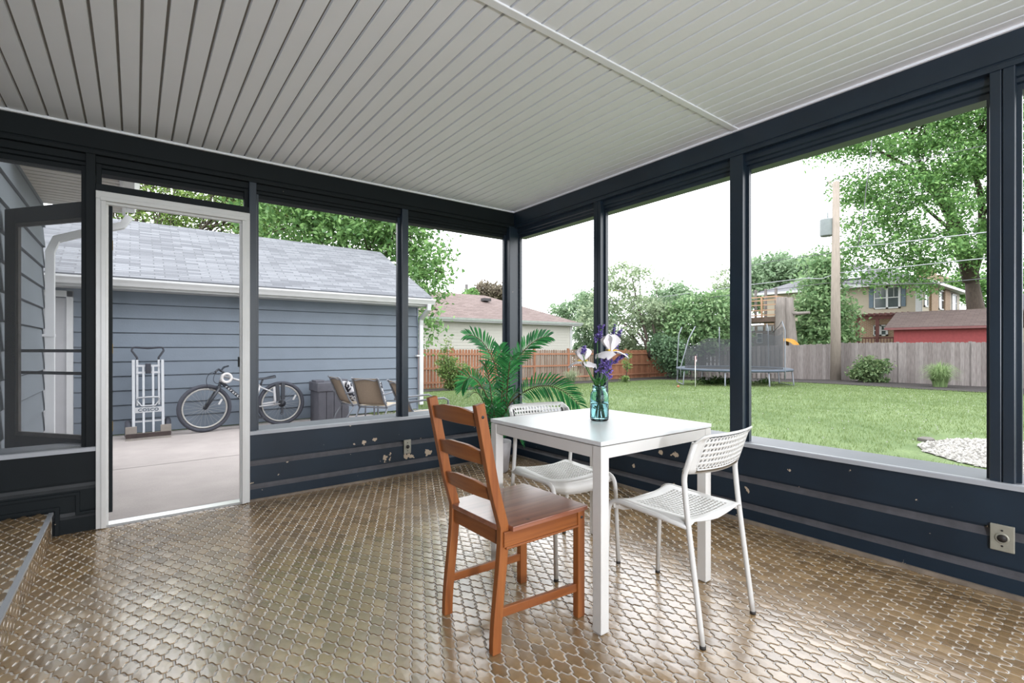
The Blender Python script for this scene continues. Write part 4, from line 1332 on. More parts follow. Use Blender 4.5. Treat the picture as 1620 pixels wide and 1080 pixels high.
# ------------------------------------------------------------------ hand truck leaning on the garage
M_alu = mat('brushed_aluminium', col(190, 192, 196, K_V * .8), 0.38, metal=0.35, vary=0.06, scale=30)
M_blk = mat('black_grip', col(36, 38, 48, 1.0), 0.5, vary=0.2)
M_tyre = mat('grey_black_tyre', col(70, 72, 82, 1.4), 0.8, vary=0.15)
M_toe = mat('scuffed_toe_plate', col(160, 152, 144, K_V), 0.5, vary=0.15, scale=12)
M_tape = mat('dark_hazard_strip', col(60, 48, 46, K_V * .7), 0.6, vary=0.3, scale=10)
ht = thing('hand_truck', 'aluminium hand truck standing upright against the garage wall', 'hand truck', (-2.882, 4.22, pz(4.2)), 0.02)
def lean(x, y, z):
    return (x, y + 0.16 * z, z)
mb = MB()
for s in (-1, 1):
    mb.bar(lean(s * .158, 0, .10), lean(s * .158, 0, 1.03), .032, .04, (0, 1, 0))
    mb.build('side_rail', M_alu, ht, bevel=.003); mb = MB()
    mb.bar(lean(s * .118, .02, .42), lean(s * .118, .02, 1.03), .026, .03, (0, 1, 0)); mb.build('inner_rail', M_alu, ht, bevel=.003); mb = MB()
    mb.bar(lean(s * .052, -.01, .06), lean(s * .052, -.01, .94), .026, .022, (0, 1, 0)); mb.build('centre_slat', M_alu, ht, bevel=.003); mb = MB()
    mb.ring((0, 0, 0), .085, .036, 'x', 28, 10); mb.build('wheel', M_tyre, ht, loc=(s * .215, .11, .118)); mb = MB()
mb.bar(lean(-.13, 0, .95), lean(.13, 0, .95), .02, .026).bar(lean(-.13, 0, .86), lean(.13, 0, .86), .02, .026).bar(lean(-.16, 0, .215), lean(.16, 0, .215), .02, .02)
mb.build('cross_bar', M_alu, ht)
MB().tube([lean(-.125, -.02, .50), lean(-.11, -.035, .53), lean(0, -.04, .535), lean(.11, -.035, .53), lean(.125, -.02, .50), lean(.075, -.035, .42), lean(-.075, -.035, .42), lean(-.125, -.02, .50)], .010, 8).build('loop_handle', M_alu, ht)
MB().tube([lean(-.118, .02, 1.0), lean(-.118, .02, 1.06), lean(-.175, .02, 1.155), lean(-.165, .02, 1.195), lean(-.13, .02, 1.20), lean(0, .02, 1.187), lean(.13, .02, 1.20), lean(.165, .02, 1.195), lean(.175, .02, 1.155), lean(.118, .02, 1.06), lean(.118, .02, 1.0)], .0125, 8).build('grip_handle', M_blk, ht)
MB().cbox(lean(0, -.02, .915), (.062, .05, .135)).build('latch_block', M_blk, ht, bevel=.008)
pl = MB().box((-.145, -.025, -.035), (.145, -.012, .035)); plate = pl.build('name_plate', mat('white_name_plate', col(214, 216, 220, K_V), .4, vary=.03), ht, loc=lean(0, 0, .365), bevel=.002)
tcv = bpy.data.curves.new('lettering', 'FONT'); tcv.body = 'COSCO'; tcv.size = .052; tcv.align_x = 'CENTER'; tcv.align_y = 'CENTER'; tcv.extrude = .001; tcv.space_character = 1.1; tcv.offset = .0012
_to = bpy.data.objects.new('lettering', tcv); COL.objects.link(_to)
_me = bpy.data.meshes.new_from_object(_to); bpy.data.objects.remove(_to)
to = bpy.data.objects.new('lettering', _me); COL.objects.link(to); _me.materials.append(mat('dark_teal_letters', col(40, 66, 84, 1.2), .5)); to.parent = plate; to.location = (0, -.0265, 0); to.rotation_euler = (PI / 2, 0, 0); to.scale = (1.15, 1, 1)
tp = MB().box((-.245, -.06, .03), (-.125, -.045, .165)).box((.125, -.06, .03), (.245, -.045, .165)).box((-.245, -.06, .03), (.245, -.045, .075))
tp.build('toe_plate', M_toe, ht, bevel=.006)
MB().box((-.24, -.0640, .015), (.24, -.056, .072)).build('hazard_strip', M_tape, ht)
MB().box((-.245, -.20, .0), (.235, -.05, .012)).build('foot_plate', M_toe, ht, bevel=.003)

# ------------------------------------------------------------------ bicycle
bk = thing('bicycle', 'silver mountain bike leaning against the garage wall', 'bicycle', (0, 4.22, pz(4.2)))
M_silver = mat('silver_frame', col(205, 205, 208, K_V * .9), .3, metal=.2, vary=.03)
M_fork = mat('black_fork', col(48, 52, 60, 1.3), .4)
M_rim = mat('alloy_rim', col(196, 194, 190, K_V * .9), .35, metal=.3, vary=.08, scale=20)
WF, WR, WZ = (-2.245, 0, .338), (-1.235, .05, .335)[:3], .338
def wheel(name, c, yaw, extra=False):
    e = bpy.data.objects.new(name, None)
    mb = MB().ring((0, 0, 0), .312, .026, 'y', 44, 10)
    tyre = mb.build(name, M_tyre, bk, loc=c); tyre.rotation_euler = (0.0, 0, yaw)
    MB().ring((0, 0, 0), .272, .013, 'y', 44, 8).build('rim', M_rim, tyre)
    sp = MB()
    for k in range(28):
        a = 2 * PI * k / 28; b = a + (0.5 if k % 2 else -0.5); s = .022 if k % 4 < 2 else -.022
        sp.tube([(.022 * math.cos(b), s, .022 * math.sin(b)), (.27 * math.cos(a), 0, .27 * math.sin(a))], .0011, 4, False)
    sp.build('spokes', M_rim, tyre)
    MB().lathe([(0, -.045), (.012, -.045), (.022, -.025), (.016, 0), (.022, .025), (.012, .045), (0, .045)], n=14, axis='y').build('hub', M_fork, tyre)
    rf_ = MB(); rf_.cbox((.13, -.004, .16), (.025, .006, .085)); rf_.build('reflector', M_gwhite, tyre).rotation_euler = (0, .5, 0)
    return tyre
bpy.data.objects  # wheels are parts of the bicycle
wheel('front_wheel', WF, 0.10); wheel('rear_wheel', WR, 0.0)
HB, HT = Vector((-2.055, 0, .70)), Vector((-2.02, 0, .81))        # head tube
BBK, ST = Vector((-1.645, .02, .30)), Vector((-1.535, .03, .62))  # bottom bracket, seat cluster
fr_ = MB()
fr_.tube([HB, HT], .024, 12).tube([HT + Vector((.01, 0, -.03)), ST], .018, 10).tube([BBK, ST], .019, 10)
for s in (-1, 1):
    fr_.tube([ST + Vector((0, s * .015, -.02)), Vector((-1.33, .04 + s * .05, .50)), Vector((-1.335, .04 + s * .05, .335)), Vector(WR) + Vector((0, s * .055, 0))], .011, 8)
    fr_.tube([BBK, Vector(WR) + Vector((0, s * .055, 0))], .011, 8)
fr_.build('frame', M_silver, bk)
MB().tube([HB + Vector((.01, 0, .0)), BBK], .023, 12).build('down_tube', M_fork, bk)
dm = MB()
dv = (BBK - HB); dn = dv.normalized()
for i in range(8):
    p = HB + dv * (.16 + .07 * i) + Vector((0, -.0235, 0)); u = Vector((-dn.z, 0, dn.x))
    dm.quad(p - u * .012, p - u * .012 + dn * .012, p + u * .012 + dn * .018, p + u * .012 + dn * .004)
    if i % 2:
        dm.quad(p - u * .012 + dn * .012, p - u * .012 + dn * .03, p - u * .006 + dn * .03, p - u * .006 + dn * .012)
dm.build('tube_graphic', M_gwhite, bk)
fk = MB()
for s in (-1, 1):
    fk.tube([Vector((-2.075, s * .06, .62)), Vector(WF) + Vector((.0, s * .06, 0))], .02, 10)
fk.tube([Vector((-2.075, -.07, .63)), Vector((-2.075, .07, .63))], .022, 10).tube([HB, Vector((-2.075, 0, .62))], .02, 10)
fk.build('fork', M_fork, bk)
hb = MB()
STM = Vector((-2.05, 0, .86))
hb.tube([HT, HT + Vector((.006, 0, .03)), STM], .016, 8)
hb.tube([STM + Vector((-.10, -.28, .0)), STM + Vector((-.04, -.10, .03)), STM, STM + Vector((.05, .10, .05)), STM + Vector((.12, .22, .06))], .013, 8)
hb.tube([STM + Vector((-.06, -.30, -.03)), STM + Vector((-.12, -.24, -.02))], .008, 6)
hb.build('handlebar', M_fork, bk)
cb = MB().tube(bez(STM + Vector((-.10, -.2, .0)), STM + Vector((-.24, -.1, -.02)), STM + Vector((-.19, 0, -.30)), Vector((-2.13, -.03, .60)), 12), .004, 6).tube(bez(STM + Vector((-.05, -.1, .01)), STM + Vector((-.16, -.1, -.12)), STM + Vector((-.06, 0, -.22)), HB + Vector((0, -.03, 0)), 10), .004, 6)
cb.build('brake_cable', M_fork, bk)
MB().tube([ST, ST + Vector((.04, 0, .10))], .014, 8).build('seat_post', M_fork, bk)
sv = MB()
sp_ = [(-.13, .018, .02), (-.08, .022, .022), (0, .03, .024), (.06, .06, .026), (.12, .07, .03), (.14, .05, .028)]
k = 10; SC = ST + Vector((.07, 0, .105))
for (x, wd, h) in sp_:
    for j in range(k):
        a = 2 * PI * j / k
        sv.v.append((SC.x + x, SC.y + wd * math.cos(a), SC.z + h * .7 * math.sin(a) + .03 * sm(-.05, .14, x) - .012 * math.cos(a) ** 2))
for i in range(len(sp_) - 1):
    for j in range(k):
        sv.face((i * k + j, i * k + (j + 1) % k, (i + 1) * k + (j + 1) % k, (i + 1) * k + j), True)
sv.face(range(k)); sv.face([(len(sp_) - 1) * k + j for j in range(k)])
sv.build('saddle', M_fork, bk)
cr = MB().ring(tuple(BBK + Vector((0, -.05, 0))), .085, .006, 'y', 26, 6).bar(BBK + Vector((0, -.06, 0)), BBK + Vector((.09, -.06, -.14)), .014, .02).bar(BBK + Vector((0, .06, 0)), BBK + Vector((-.09, .06, .14)), .014, .02)
cr.cbox(BBK + Vector((.10, -.10, -.15)), (.09, .08, .02)); cr.cbox(BBK + Vector((-.10, .10, .15)), (.09, .08, .02))
cr.build('crankset', M_fork, bk)
ca = MB()
for i in range(5):
    ca.disc((WR[0], .0 - .004 * i, WR[2]), .055 - .007 * i, 'y', .003, 20)
ca.cbox((WR[0] - .005, -.03, .235), (.03, .02, .09)); ca.ring((WR[0] - .01, -.03, .19), .018, .005, 'y', 14, 6)
ca.build('rear_gears', M_fork, bk)
sh = MB().bar((-1.315, -.055, .64), (-1.30, -.055, .38), .05, .03, (0, 1, 0)).bar((-1.235, -.055, .66), (-1.235, -.055, .40), .05, .05, (0, 1, 0))
sh.build('rear_pannier_frame', M_fork, bk)
MB().bar((-1.36, -.06, .60), (-1.345, -.06, .38), .03, .02, (0, 1, 0)).bar((-1.345, -.06, .375), (-1.52, -.06, .355), .02, .02).build('chain_guard', M_silver, bk)
lk = tag(MB().ring((0, 0, 0), .060, .019, 'y', 30, 10).build('bike_lock', mat('white_lock_sleeve', col(225, 222, 220, K_V * .9), .5), None, loc=(-1.985, 4.165, .655)), 'white ring lock hanging on the bicycle frame', 'bike lock')

# ------------------------------------------------------------------ storage bin and patio chairs
M_bin = mat('dark_grey_resin', col(84, 84, 92, K_V * .7), .7, vary=.15, scale=8)
sb = thing('storage_bin', 'dark grey ribbed bin standing against the garage behind the patio chairs', 'bin', (-.525, 4.18, pz(4.15)))
bd = MB()
for i in range(4):
    x0 = -.24 + i * .12
    bd.box((x0 + .004, -.22, .0), (x0 + .116, -.20, .50))
bd.box((-.24, -.205, .0), (.24, .22, .50))
bd.build('body', M_bin, sb, bevel=.004)
MB().box((-.262, -.235, .50), (.262, .24, .645)).build('lid', M_bin, sb, bevel=.012)
MB().box((-.255, -.13, .645), (-.12, .10, .675)).box((.08, -.13, .645), (.25, .10, .675)).build('lid_hinge', M_bin, sb, bevel=.006)
em = MB().poly([(.045, -.2365, .535), (.065, -.2365, .55), (.062, -.2365, .575), (.045, -.2365, .61), (.028, -.2365, .575), (.025, -.2365, .55)])
MB().prism([(.045, .535), (.065, .55), (.062, .575), (.045, .61), (.028, .575), (.025, .55)], 0, .001) if False else None
e_ = MB(); e_.poly([(.045, -.237, .535), (.068, -.237, .552), (.062, -.237, .578), (.045, -.237, .612), (.028, -.237, .578), (.022, -.237, .552)]); e_.build('drop_emblem', mat('pale_blue_emblem', col(170, 184, 200, K_V), .5), sb)
M_tubeg = mat('bronze_grey_tube', col(120, 124, 132, K_V * .9), .4, metal=.2)
M_sling = mat('tan_sling_fabric', col(146, 130, 112, K_V * .85), .8, vary=.10, scale=40, stretch=(1, 1, 4))
M_slt = mat('pale_sling_fabric', col(205, 190, 168, K_V), .8, vary=.06, scale=30)
def patio_chair(label, loc, rz):
    """sling chair, local +y forward"""
    o = thing('patio_chair', label, 'patio chair', loc, rz, 'sling patio chairs outside the window')
    o.scale = (.84, .84, .84)
    for s in (-1, 1):
        x = s * .27
        MB().tube([(x, .25, .40), (x, .0, .40), (x, -.20, .385), (x * .97, -.27, .50), (x * .90, -.42, .86), (x * .86, -.455, .89)], .016, 8).build('side_frame', M_tubeg, o)
        MB().tube([(x, .27, .0), (x, .28, .40), (x * 1.05, .27, .60), (x * 1.05, .20, .635), (x * 1.05, -.10, .62), (x * 1.02, -.34, .60)], .014, 8).build('arm_tube', M_tubeg, o)
        MB().tube([(x, -.36, .0), (x, -.30, .18), (x, -.16, .39)], .014, 8).build('rear_leg', M_tubeg, o)
    MB().tube([(-.27, .24, .385), (.27, .24, .385)], .012, 8).tube([(-.26, -.20, .37), (.26, -.20, .37)], .012, 8).build('cross_tube', M_tubeg, o)
    MB().tube([(-.235, -.42, .855)] + [(x_, -.43 - .01 * (1 - abs(x_) / .235), .82 + .045 * (1 - (x_ / .235) ** 2)) for x_ in (-.18, -.09, 0, .09, .18)] + [(.235, -.42, .855)], .010, 8).build('back_arch', M_tubeg, o)
    b = MB(); prof = [(-.19, .42), (-.225, .46), (-.29, .60), (-.36, .76), (-.42, .875)]
    for i in range(len(prof) - 1):
        (y0, z0), (y1, z1) = prof[i], prof[i + 1]
        w0, w1 = .262 - .03 * (i / 4), .262 - .03 * ((i + 1) / 4)
        b.quad((-w0, y0 - .01, z0), (w0, y0 - .01, z0), (w1, y1 - .01, z1), (-w1, y1 - .01, z1), True)
    b.build('back_sling', M_sling, o, merge=True, solid=.006)
    q = MB(); q.quad((-.265, -.19, .395), (.265, -.19, .395), (.265, .24, .41), (-.265, .24, .41)); q.build('seat_sling', M_slt, o, solid=.006)
    return o
M_pill, t_, b_ = new_mat('black_and_white_print')
_tc = t_.add('ShaderNodeTexCoord'); _v = t_.add('ShaderNodeTexVoronoi'); _v.inputs['Scale'].default_value = 16; _v.feature = 'SMOOTH_F1'
_n = t_.add('ShaderNodeTexNoise'); _n.inputs['Scale'].default_value = 9; _n.inputs['Distortion'].default_value = 2.5; t_.link(_tc.outputs['Object'], _n.inputs['Vector'])
_rp = t_.add('ShaderNodeValToRGB'); _rp.color_ramp.interpolation = 'CONSTANT'; _rp.color_ramp.elements[0].color = (*col(40, 42, 58, K_V), 1); _rp.color_ramp.elements[1].position = .5; _rp.color_ramp.elements[1].color = (*col(225, 225, 230, K_V), 1)
t_.link(_n.outputs['Fac'], _rp.inputs['Fac']); t_.link(_rp.outputs['Color'], b_.inputs['Base Color']); b_.inputs['Roughness'].default_value = .8
def pillow(label, M4):
    """square cushion: bulged grid, edges pinched"""
    mb = MB(); n = 12; W = .215
    def P(i, j, s):
        u, v = -1 + 2 * i / n, -1 + 2 * j / n
        b_ = ((1 - u ** 4) * (1 - v ** 4)) ** .6
        c = 1 - .06 * (1 - abs(u)) * 0 - .05 * (v * v * (1 - u * u) * 0)
        return M4 @ Vector((u * W * (1 - .07 * (1 - v * v)), s * .085 * b_, v * W * (1 - .07 * (1 - u * u))))
    for s in (-1, 1):
        for i in range(n):
            for j in range(n):
                mb.quad(P(i, j, s), P(i + 1, j, s), P(i + 1, j + 1, s), P(i, j + 1, s), True)
    return tag(mb.build('cushion', M_pill, merge=True), label, 'cushion', 'printed cushions on the patio chairs')
def on_chair(loc, rz):
    return Matrix.Translation(loc) @ Matrix.Rotation(rz, 4, 'Z') @ Matrix.Scale(.84, 4) @ Matrix.Translation((0, -.175, .615)) @ Matrix.Rotation(0.42, 4, 'X')
c1, r1 = (-.30, 3.55, pz(3.5)), -PI / 2 + .05
c2, r2 = (-.20, 2.95, pz(2.9)), -.95
c3, r3 = (-.24, 1.50, pz(1.5)), -PI / 2 - .1
CS = .84
patio_chair('tan sling patio chair seen side on next to the dark bin', c1, r1)
patio_chair('tan sling patio chair seen from behind in front of the dark post', c2, r2)
patio_chair('tan sling patio chair mostly hidden behind the dark post', c3, r3)
pillow('black and white cushion on the side-on patio chair', on_chair(c1, r1))
pillow('black and white cushion on the patio chair seen from behind', on_chair(c2, r2))
# ------------------------------------------------------------------ fences and mulch
M_cedar = board_mat('cedar_board', col(164, 112, 86, K_V), col(188, 134, 104, K_V))
M_cedar_rail = mat('cedar_rail', col(190, 134, 102, K_V * 1.1), .8, vary=.1, scale=6)
M_cedar_grey = board_mat('weathered_cedar_board', col(142, 118, 102, K_V), col(170, 150, 136, K_V))
M_grey_fence = board_mat('weathered_grey_board', col(138, 130, 127, K_V), col(160, 153, 150, K_V))
M_mulch = mat('dark_mulch', col(60, 52, 50, K_H), .95, vary=.35, scale=30, bump=.6)
FY, FX = 15.0, 24.5
fb = thing('wooden_fence', 'reddish brown picket fence along the far side of the lawn', 'fence', (0, FY, 0))
xs_ = [3.4 + 2.42 * i for i in range(10)] + [FX + .1]
frng2 = random.Random(4)
for i, x in enumerate(xs_):
    g_ = ground_z(x, FY)
    MB().box((x - .05, -.06, g_ - .2), (x + .05, .04, g_ + 1.82)).build('post', M_cedar, fb)
for i in range(len(xs_) - 1):
    x0, x1 = xs_[i], xs_[i + 1]
    g0, g1 = ground_z(x0, FY), ground_z(x1, FY)
    rl = MB()
    for h in (.28, .90, 1.52):
        rl.bar((x0, -.045, g0 + h), (x1, -.045, g1 + h), .04, .085)
    rl.build('rail', M_cedar_rail, fb)
    pk = MB(); x = x0 + .05; tight = x0 > 15.6
    while x < x1 - .06:
        g_ = ground_z(x, FY); w_ = .135 if tight else .115
        t_h = g_ + 1.74 + frng2.uniform(-.012, .012)
        pk.v += []
        pk.box((x, -.02, g_ + .03), (x + w_, .0, t_h - .04)); 
        pk.extrude([(x, t_h - .04), (x + w_, t_h - .04), (x + w_ * .75, t_h), (x + w_ * .25, t_h)], -.02, .0, 'y')
        x += .142 if tight else .158
    pk.build('pickets', M_cedar if (tight or i < 3) else M_cedar_grey, fb)
fg = thing('wooden_fence', 'weathered grey board fence behind the trampoline and the utility pole', 'fence', (FX, 0, 0))
ys_ = [15.0 - 2.44 * i for i in range(11)]
for y in ys_:
    g_ = ground_z(FX, y); MB().box((.0, y - .05, g_ - .2), (.10, y + .05, g_ + 1.88)).build('post', M_grey_fence, fg)
for i in range(len(ys_) - 1):
    y0, y1 = ys_[i + 1], ys_[i]
    g0, g1 = ground_z(FX, y0), ground_z(FX, y1)
    rl = MB()
    for h in (.30, .95, 1.60):
        rl.bar((.03, y0, g0 + h), (.03, y1, g1 + h), .045, .09)
    rl.build('rail', M_grey_fence, fg)
    pk = MB(); y = y0 + .01; k = 0
    shadowbox = y0 > 6.0
    while y < y1 - .05:
        g_ = ground_z(FX, y) + .02; hh = 1.80 + frng2.uniform(-.02, .02) + (.03 if y < 4.9 else 0)
        ww = .145
        o_ = -.02 if (not shadowbox or k % 2 == 0) else .055
        pk.box((o_ - .018, y, g_), (o_, y + ww, g_ + hh - .03)); pk.extrude([(y, g_ + hh - .03), (y + ww, g_ + hh - .03), (y + ww * .8, g_ + hh), (y + ww * .2, g_ + hh)], o_ - .018, o_, 'x')
        y += ww + (.004 if not shadowbox else -.02); k += 1
    pk.build('pickets', M_grey_fence, fg)
ml = MB()
def strip(mb, pts, dz=.02):
    for (a, b, c, d) in pts:
        mb.quad(*[(p[0], p[1], ground_z(*p) + dz) for p in (a, b, c, d)])
seg = []
for i in range(12):
    y0, y1 = -9 + 2 * i, -7 + 2 * i
    w0, w1 = 4.7 + .35 * math.sin(i * 1.7), 4.7 + .35 * math.sin((i + 1) * 1.7)
    seg.append(((FX - w0, y0), (FX, y0), (FX, y1), (FX - w1, y1)))
for i in range(11):
    x0, x1 = 2.5 + 2 * i, 4.5 + 2 * i
    w0, w1 = 2.6 + .2 * math.sin(i * 2.1), 2.6 + .2 * math.sin((i + 1) * 2.1)
    seg.append(((x0, FY - w0), (x1, FY - w1), (x1, FY), (x0, FY)))
strip(ml, seg)
tag(ml.build('mulch', M_mulch), 'dark mulch bed along the foot of both fences', 'mulch', kind='stuff')

# ------------------------------------------------------------------ foliage
def leaves(n_clusters, per, ells, size, seed, spread=.35, up=.5, surface=.55, aspect=.5):
    """quads of leaves gathered in clusters inside ellipsoids; returns verts, quads, cluster centres"""
    g = np.random.default_rng(seed)
    vol = np.array([e[3] * e[4] * e[5] for e in ells]) ** .8; vol /= vol.sum()
    pick = g.choice(len(ells), n_clusters, p=vol)
    E_ = np.array(ells)[pick]
    d = g.normal(0, 1, (n_clusters, 3)); d /= np.linalg.norm(d, axis=1)[:, None]
    r = np.where(g.random(n_clusters) < surface, .78 + .26 * g.random(n_clusters), g.random(n_clusters) ** (1 / 3))
    C = E_[:, :3] + d * r[:, None] * E_[:, 3:6]
    L_ = np.repeat(C, per, 0); n = len(L_)
    off = g.normal(0, spread, (n, 3)); off[:, 2] *= .6
    P = L_ + off
    nr = g.normal(0, 1, (n, 3)); nr[:, 2] += up * 2; nr /= np.linalg.norm(nr, axis=1)[:, None]
    u = np.cross(nr, g.normal(0, 1, (n, 3))); u /= np.linalg.norm(u, axis=1)[:, None] + 1e-9
    v = np.cross(nr, u)
    s = size * (.65 + .7 * g.random(n))[:, None]
    V = np.stack([P - u * s, P - v * s * aspect + nr * s * .12, P + u * s - nr * s * .15, P + v * s * aspect + nr * s * .12], 1)
    return V.reshape(-1, 3), np.arange(n * 4).reshape(-1, 4), C
M_bark = mat('tree_bark', col(104, 92, 84, K_V), .95, vary=.25, scale=6, stretch=(3, 3, .7), bump=.6, bscale=14)
def tree(label, base, ells, trunk_h, trunk_r, ml_, ncl, per, size, seed, group=None, name='tree', spread=.35, up=.5, surface=.55, nbr=26, lean_=(0, 0), limbs=(), aspect=.5, bark=None, fan=True):
    """base xyz; ells relative to base"""
    o = thing(name, label, 'tree' if name == 'tree' else name, base, 0, group)
    V, Q, C = leaves(ncl, per, ells, size, seed, spread, up, surface, aspect)
    np_mesh('foliage', V, Q, ml_, o)
    g = random.Random(seed)
    mb = MB()
    top = Vector((lean_[0], lean_[1], trunk_h))
    if trunk_r > 0:
        mb.tube([(0, 0, -.3), top * .33 + Vector((0, 0, 0)), top * .66, top], [trunk_r * 1.25, trunk_r, trunk_r * .85, trunk_r * .6], 10)
    tips = []
    if not fan:
        for l, rr in limbs:
            for i in range(1, len(l)):
                a_, b_ = Vector(l[i - 1]), Vector(l[i]); tips.append((a_, a_.lerp(b_, .5), b_, rr[i] * 1.6))
    for e in (ells if fan else []):
        c = Vector(e[:3]); s0 = top * g.uniform(.6, 1.0) if trunk_r > 0 else Vector((g.uniform(-.1, .1), g.uniform(-.1, .1), 0))
        r0 = max(.015, trunk_r * .45)
        mid = s0.lerp(c, .5) + Vector((g.uniform(-.2, .2), g.uniform(-.2, .2), g.uniform(0, .3))) * min(1, (c - s0).length * .3)
        mb.tube([s0, mid, c], [r0, r0 * .7, r0 * .35], 6); tips.append((s0, mid, c, r0))
    idx = list(range(len(C))); g.shuffle(idx)
    for i in idx[:nbr]:
        p = Vector(C[i]); s0, mid, c, r0 = min(tips, key=lambda t: (t[2] - p).length)
        st = mid.lerp(c, g.random())
        mb.tube([st, st.lerp(p, .5) + Vector((0, 0, .06 * (p - st).length)), p], [r0 * .3, r0 * .2, r0 * .07], 5)
    for l in limbs:
        mb.tube([Vector(p) for p in l[0]], l[1], 8)
    mb.build('trunk', bark or M_bark, o)
    return o
def LM(n, d, l, k=1.0, tr=.35):
    return leaf_mat(n, col(*d, KREF * .62 * .8 * k), col(*l, KREF * .62 * .8 * k), tr)
M_l_maple = LM('maple_leaf', (82, 122, 70), (146, 184, 114), .85)
M_l_big = LM('big_maple_leaf', (78, 120, 68), (150, 192, 116), .9)
M_l_locust = LM('locust_leaf', (104, 136, 72), (156, 180, 100), .85)
M_l_hedge = LM('hedge_leaf', (96, 130, 88), (154, 180, 132), .78)
M_l_pale = LM('pale_leaf', (126, 144, 114), (174, 188, 156), .78)
M_l_dark = LM('dark_leaf', (68, 94, 70), (108, 136, 102), .8)
M_l_red = LM('reddish_leaf', (104, 92, 80), (146, 138, 118))
M_l_shrub = LM('shrub_leaf', (92, 126, 70), (156, 178, 108))
M_l_far = LM('far_leaf', (104, 130, 98), (154, 176, 144), .75)
def rel(base, px, py, dd, rx, ry, rz):
    p = at(px, py, dd); return (p.x - base[0], p.y - base[1], p.z - base[2], rx, ry, rz)
# maple right of the garage ridge (its crown hangs over the garage's end)
b = (1.6, 9.4, -.7)
tree('bushy green maple standing behind the right end of the garage', b,
     [rel(b, 470, 355, 13.0, 1.7, 1.3, 1.0), rel(b, 545, 360, 13.0, 1.5, 1.3, 1.0), rel(b, 610, 375, 13.0, 1.3, 1.2, 1.2), rel(b, 560, 300, 13.2, 2.0, 1.5, 1.5), rel(b, 470, 270, 13.2, 2.2, 1.5, 1.6),
      rel(b, 655, 395, 12.6, .8, 1.0, 1.2), rel(b, 640, 330, 12.8, 1.1, 1.2, 1.2), rel(b, 668, 450, 12.2, .55, .6, .8), rel(b, 692, 490, 12.0, .42, .5, .45), rel(b, 672, 520, 12.0, .35, .4, .35), rel(b, 700, 430, 12.3, .25, .3, .2), rel(b, 680, 440, 12.3, .4, .4, .5), rel(b, 520, 180, 13.2, 3, 2, 2)],
     4.2, .16, M_l_maple, 1100, 34, .068, 21, spread=.21, nbr=60, up=.4)
# feathery trees behind the garage on the left
b = (-3.4, 12.5, -.6)
tree('feathery light green tree behind the left part of the garage roof', b,
     [rel(b, 215, 300, 15, 2.2, 1.5, 1.0), rel(b, 290, 320, 15, 2.4, 1.6, .9), rel(b, 360, 330, 15, 2.0, 1.5, .9), rel(b, 250, 345, 15, 1.6, 1.4, .5), rel(b, 330, 350, 15, 2.2, 1.4, .6), rel(b, 240, 260, 15.3, 3, 2, 1.2), rel(b, 180, 335, 14.6, 1.2, 1.2, .7), rel(b, 380, 300, 15, 1.8, 1.2, 1.0)],
     2.8, .17, M_l_locust, 470, 34, .055, 31, spread=.26, nbr=150, up=.8, surface=.7)
b = (-.6, 13.5, -.7)
tree('yellow green tree behind the middle of the garage roof', b,
     [rel(b, 430, 340, 16.5, 1.8, 1.5, 1.0), rel(b, 440, 385, 16.0, 1.3, 1.2, .6), rel(b, 410, 300, 16.5, 2.0, 1.5, 1.2)],
     3.2, .15, M_l_locust, 240, 34, .065, 33, spread=.3, nbr=40)
# big maple at the far right
b = tuple(at(1558, 600, 25 * 1.13)); b = (b[0], b[1], -.6)
TK = 1.13
def B(px, py, dd):
    p = at(px, py, dd * TK); return (p.x - b[0], p.y - b[1], p.z - b[2])
E9 = [rel(b, px, py, dd * TK, r1 * TK, r1 * TK, r2 * TK) for px, py, dd, r1, r2 in (
    (1400, 235, 24, 1.5, .8), (1345, 225, 24, 1.2, .5), (1300, 238, 24, .7, .4), (1450, 200, 24, 2.0, 1.3), (1530, 180, 24, 2.2, 1.5), (1480, 260, 24, 1.8, 1.2), (1420, 300, 24, 1.6, 1.0), (1370, 330, 25, 1.4, 1.1),
    (1400, 380, 25, 1.8, .9), (1470, 340, 24, 1.8, 1.0), (1540, 290, 24, 1.6, 1.3), (1500, 400, 24, 1.8, .8), (1430, 430, 25, 1.5, .6), (1350, 300, 25, 1.0, .7), (1345, 415, 26, 1.0, .7), (1545, 380, 24, 1.3, .9), (1600, 220, 23, 1.8, 1.6), (1610, 330, 23, 1.4, 1.2), (1480, 110, 24, 3.0, 1.6), (1580, 80, 23, 3, 2), (1380, 445, 25.5, .7, .4), (1462, 460, 25, .5, .35), (1600, 420, 23.5, 1.0, .7))]
tree('huge spreading maple behind the utility pole and the red shed', b, E9, B(1537, 442, 25)[2], .50, M_l_big, 1600, 40, .105, 41, spread=.38, nbr=110, surface=.6,
     lean_=B(1537, 442, 25)[:2],
     limbs=[([B(1537, 445, 25), B(1520, 380, 25), B(1495, 320, 25), B(1470, 290, 25), B(1440, 225, 24.5)], [.40, .34, .26, .18, .08]),
            ([B(1520, 380, 25), B(1485, 315, 24.8), B(1440, 265, 24.5), B(1385, 235, 24.3)], [.18, .14, .10, .05]),
            ([B(1527, 405, 25), B(1500, 360, 24.7), B(1430, 300, 24.5)], [.16, .10, .05]),
            ([B(1537, 440, 25), B(1555, 380, 24.6), B(1552, 310, 24.4), B(1538, 260, 24.3), B(1560, 200, 24)], [.26, .20, .16, .11, .06])], bark=mat('dark_tree_bark', col(92, 80, 72, K_V), .95, vary=.25, scale=6, stretch=(3, 3, .7), bump=.6, bscale=14), fan=False)
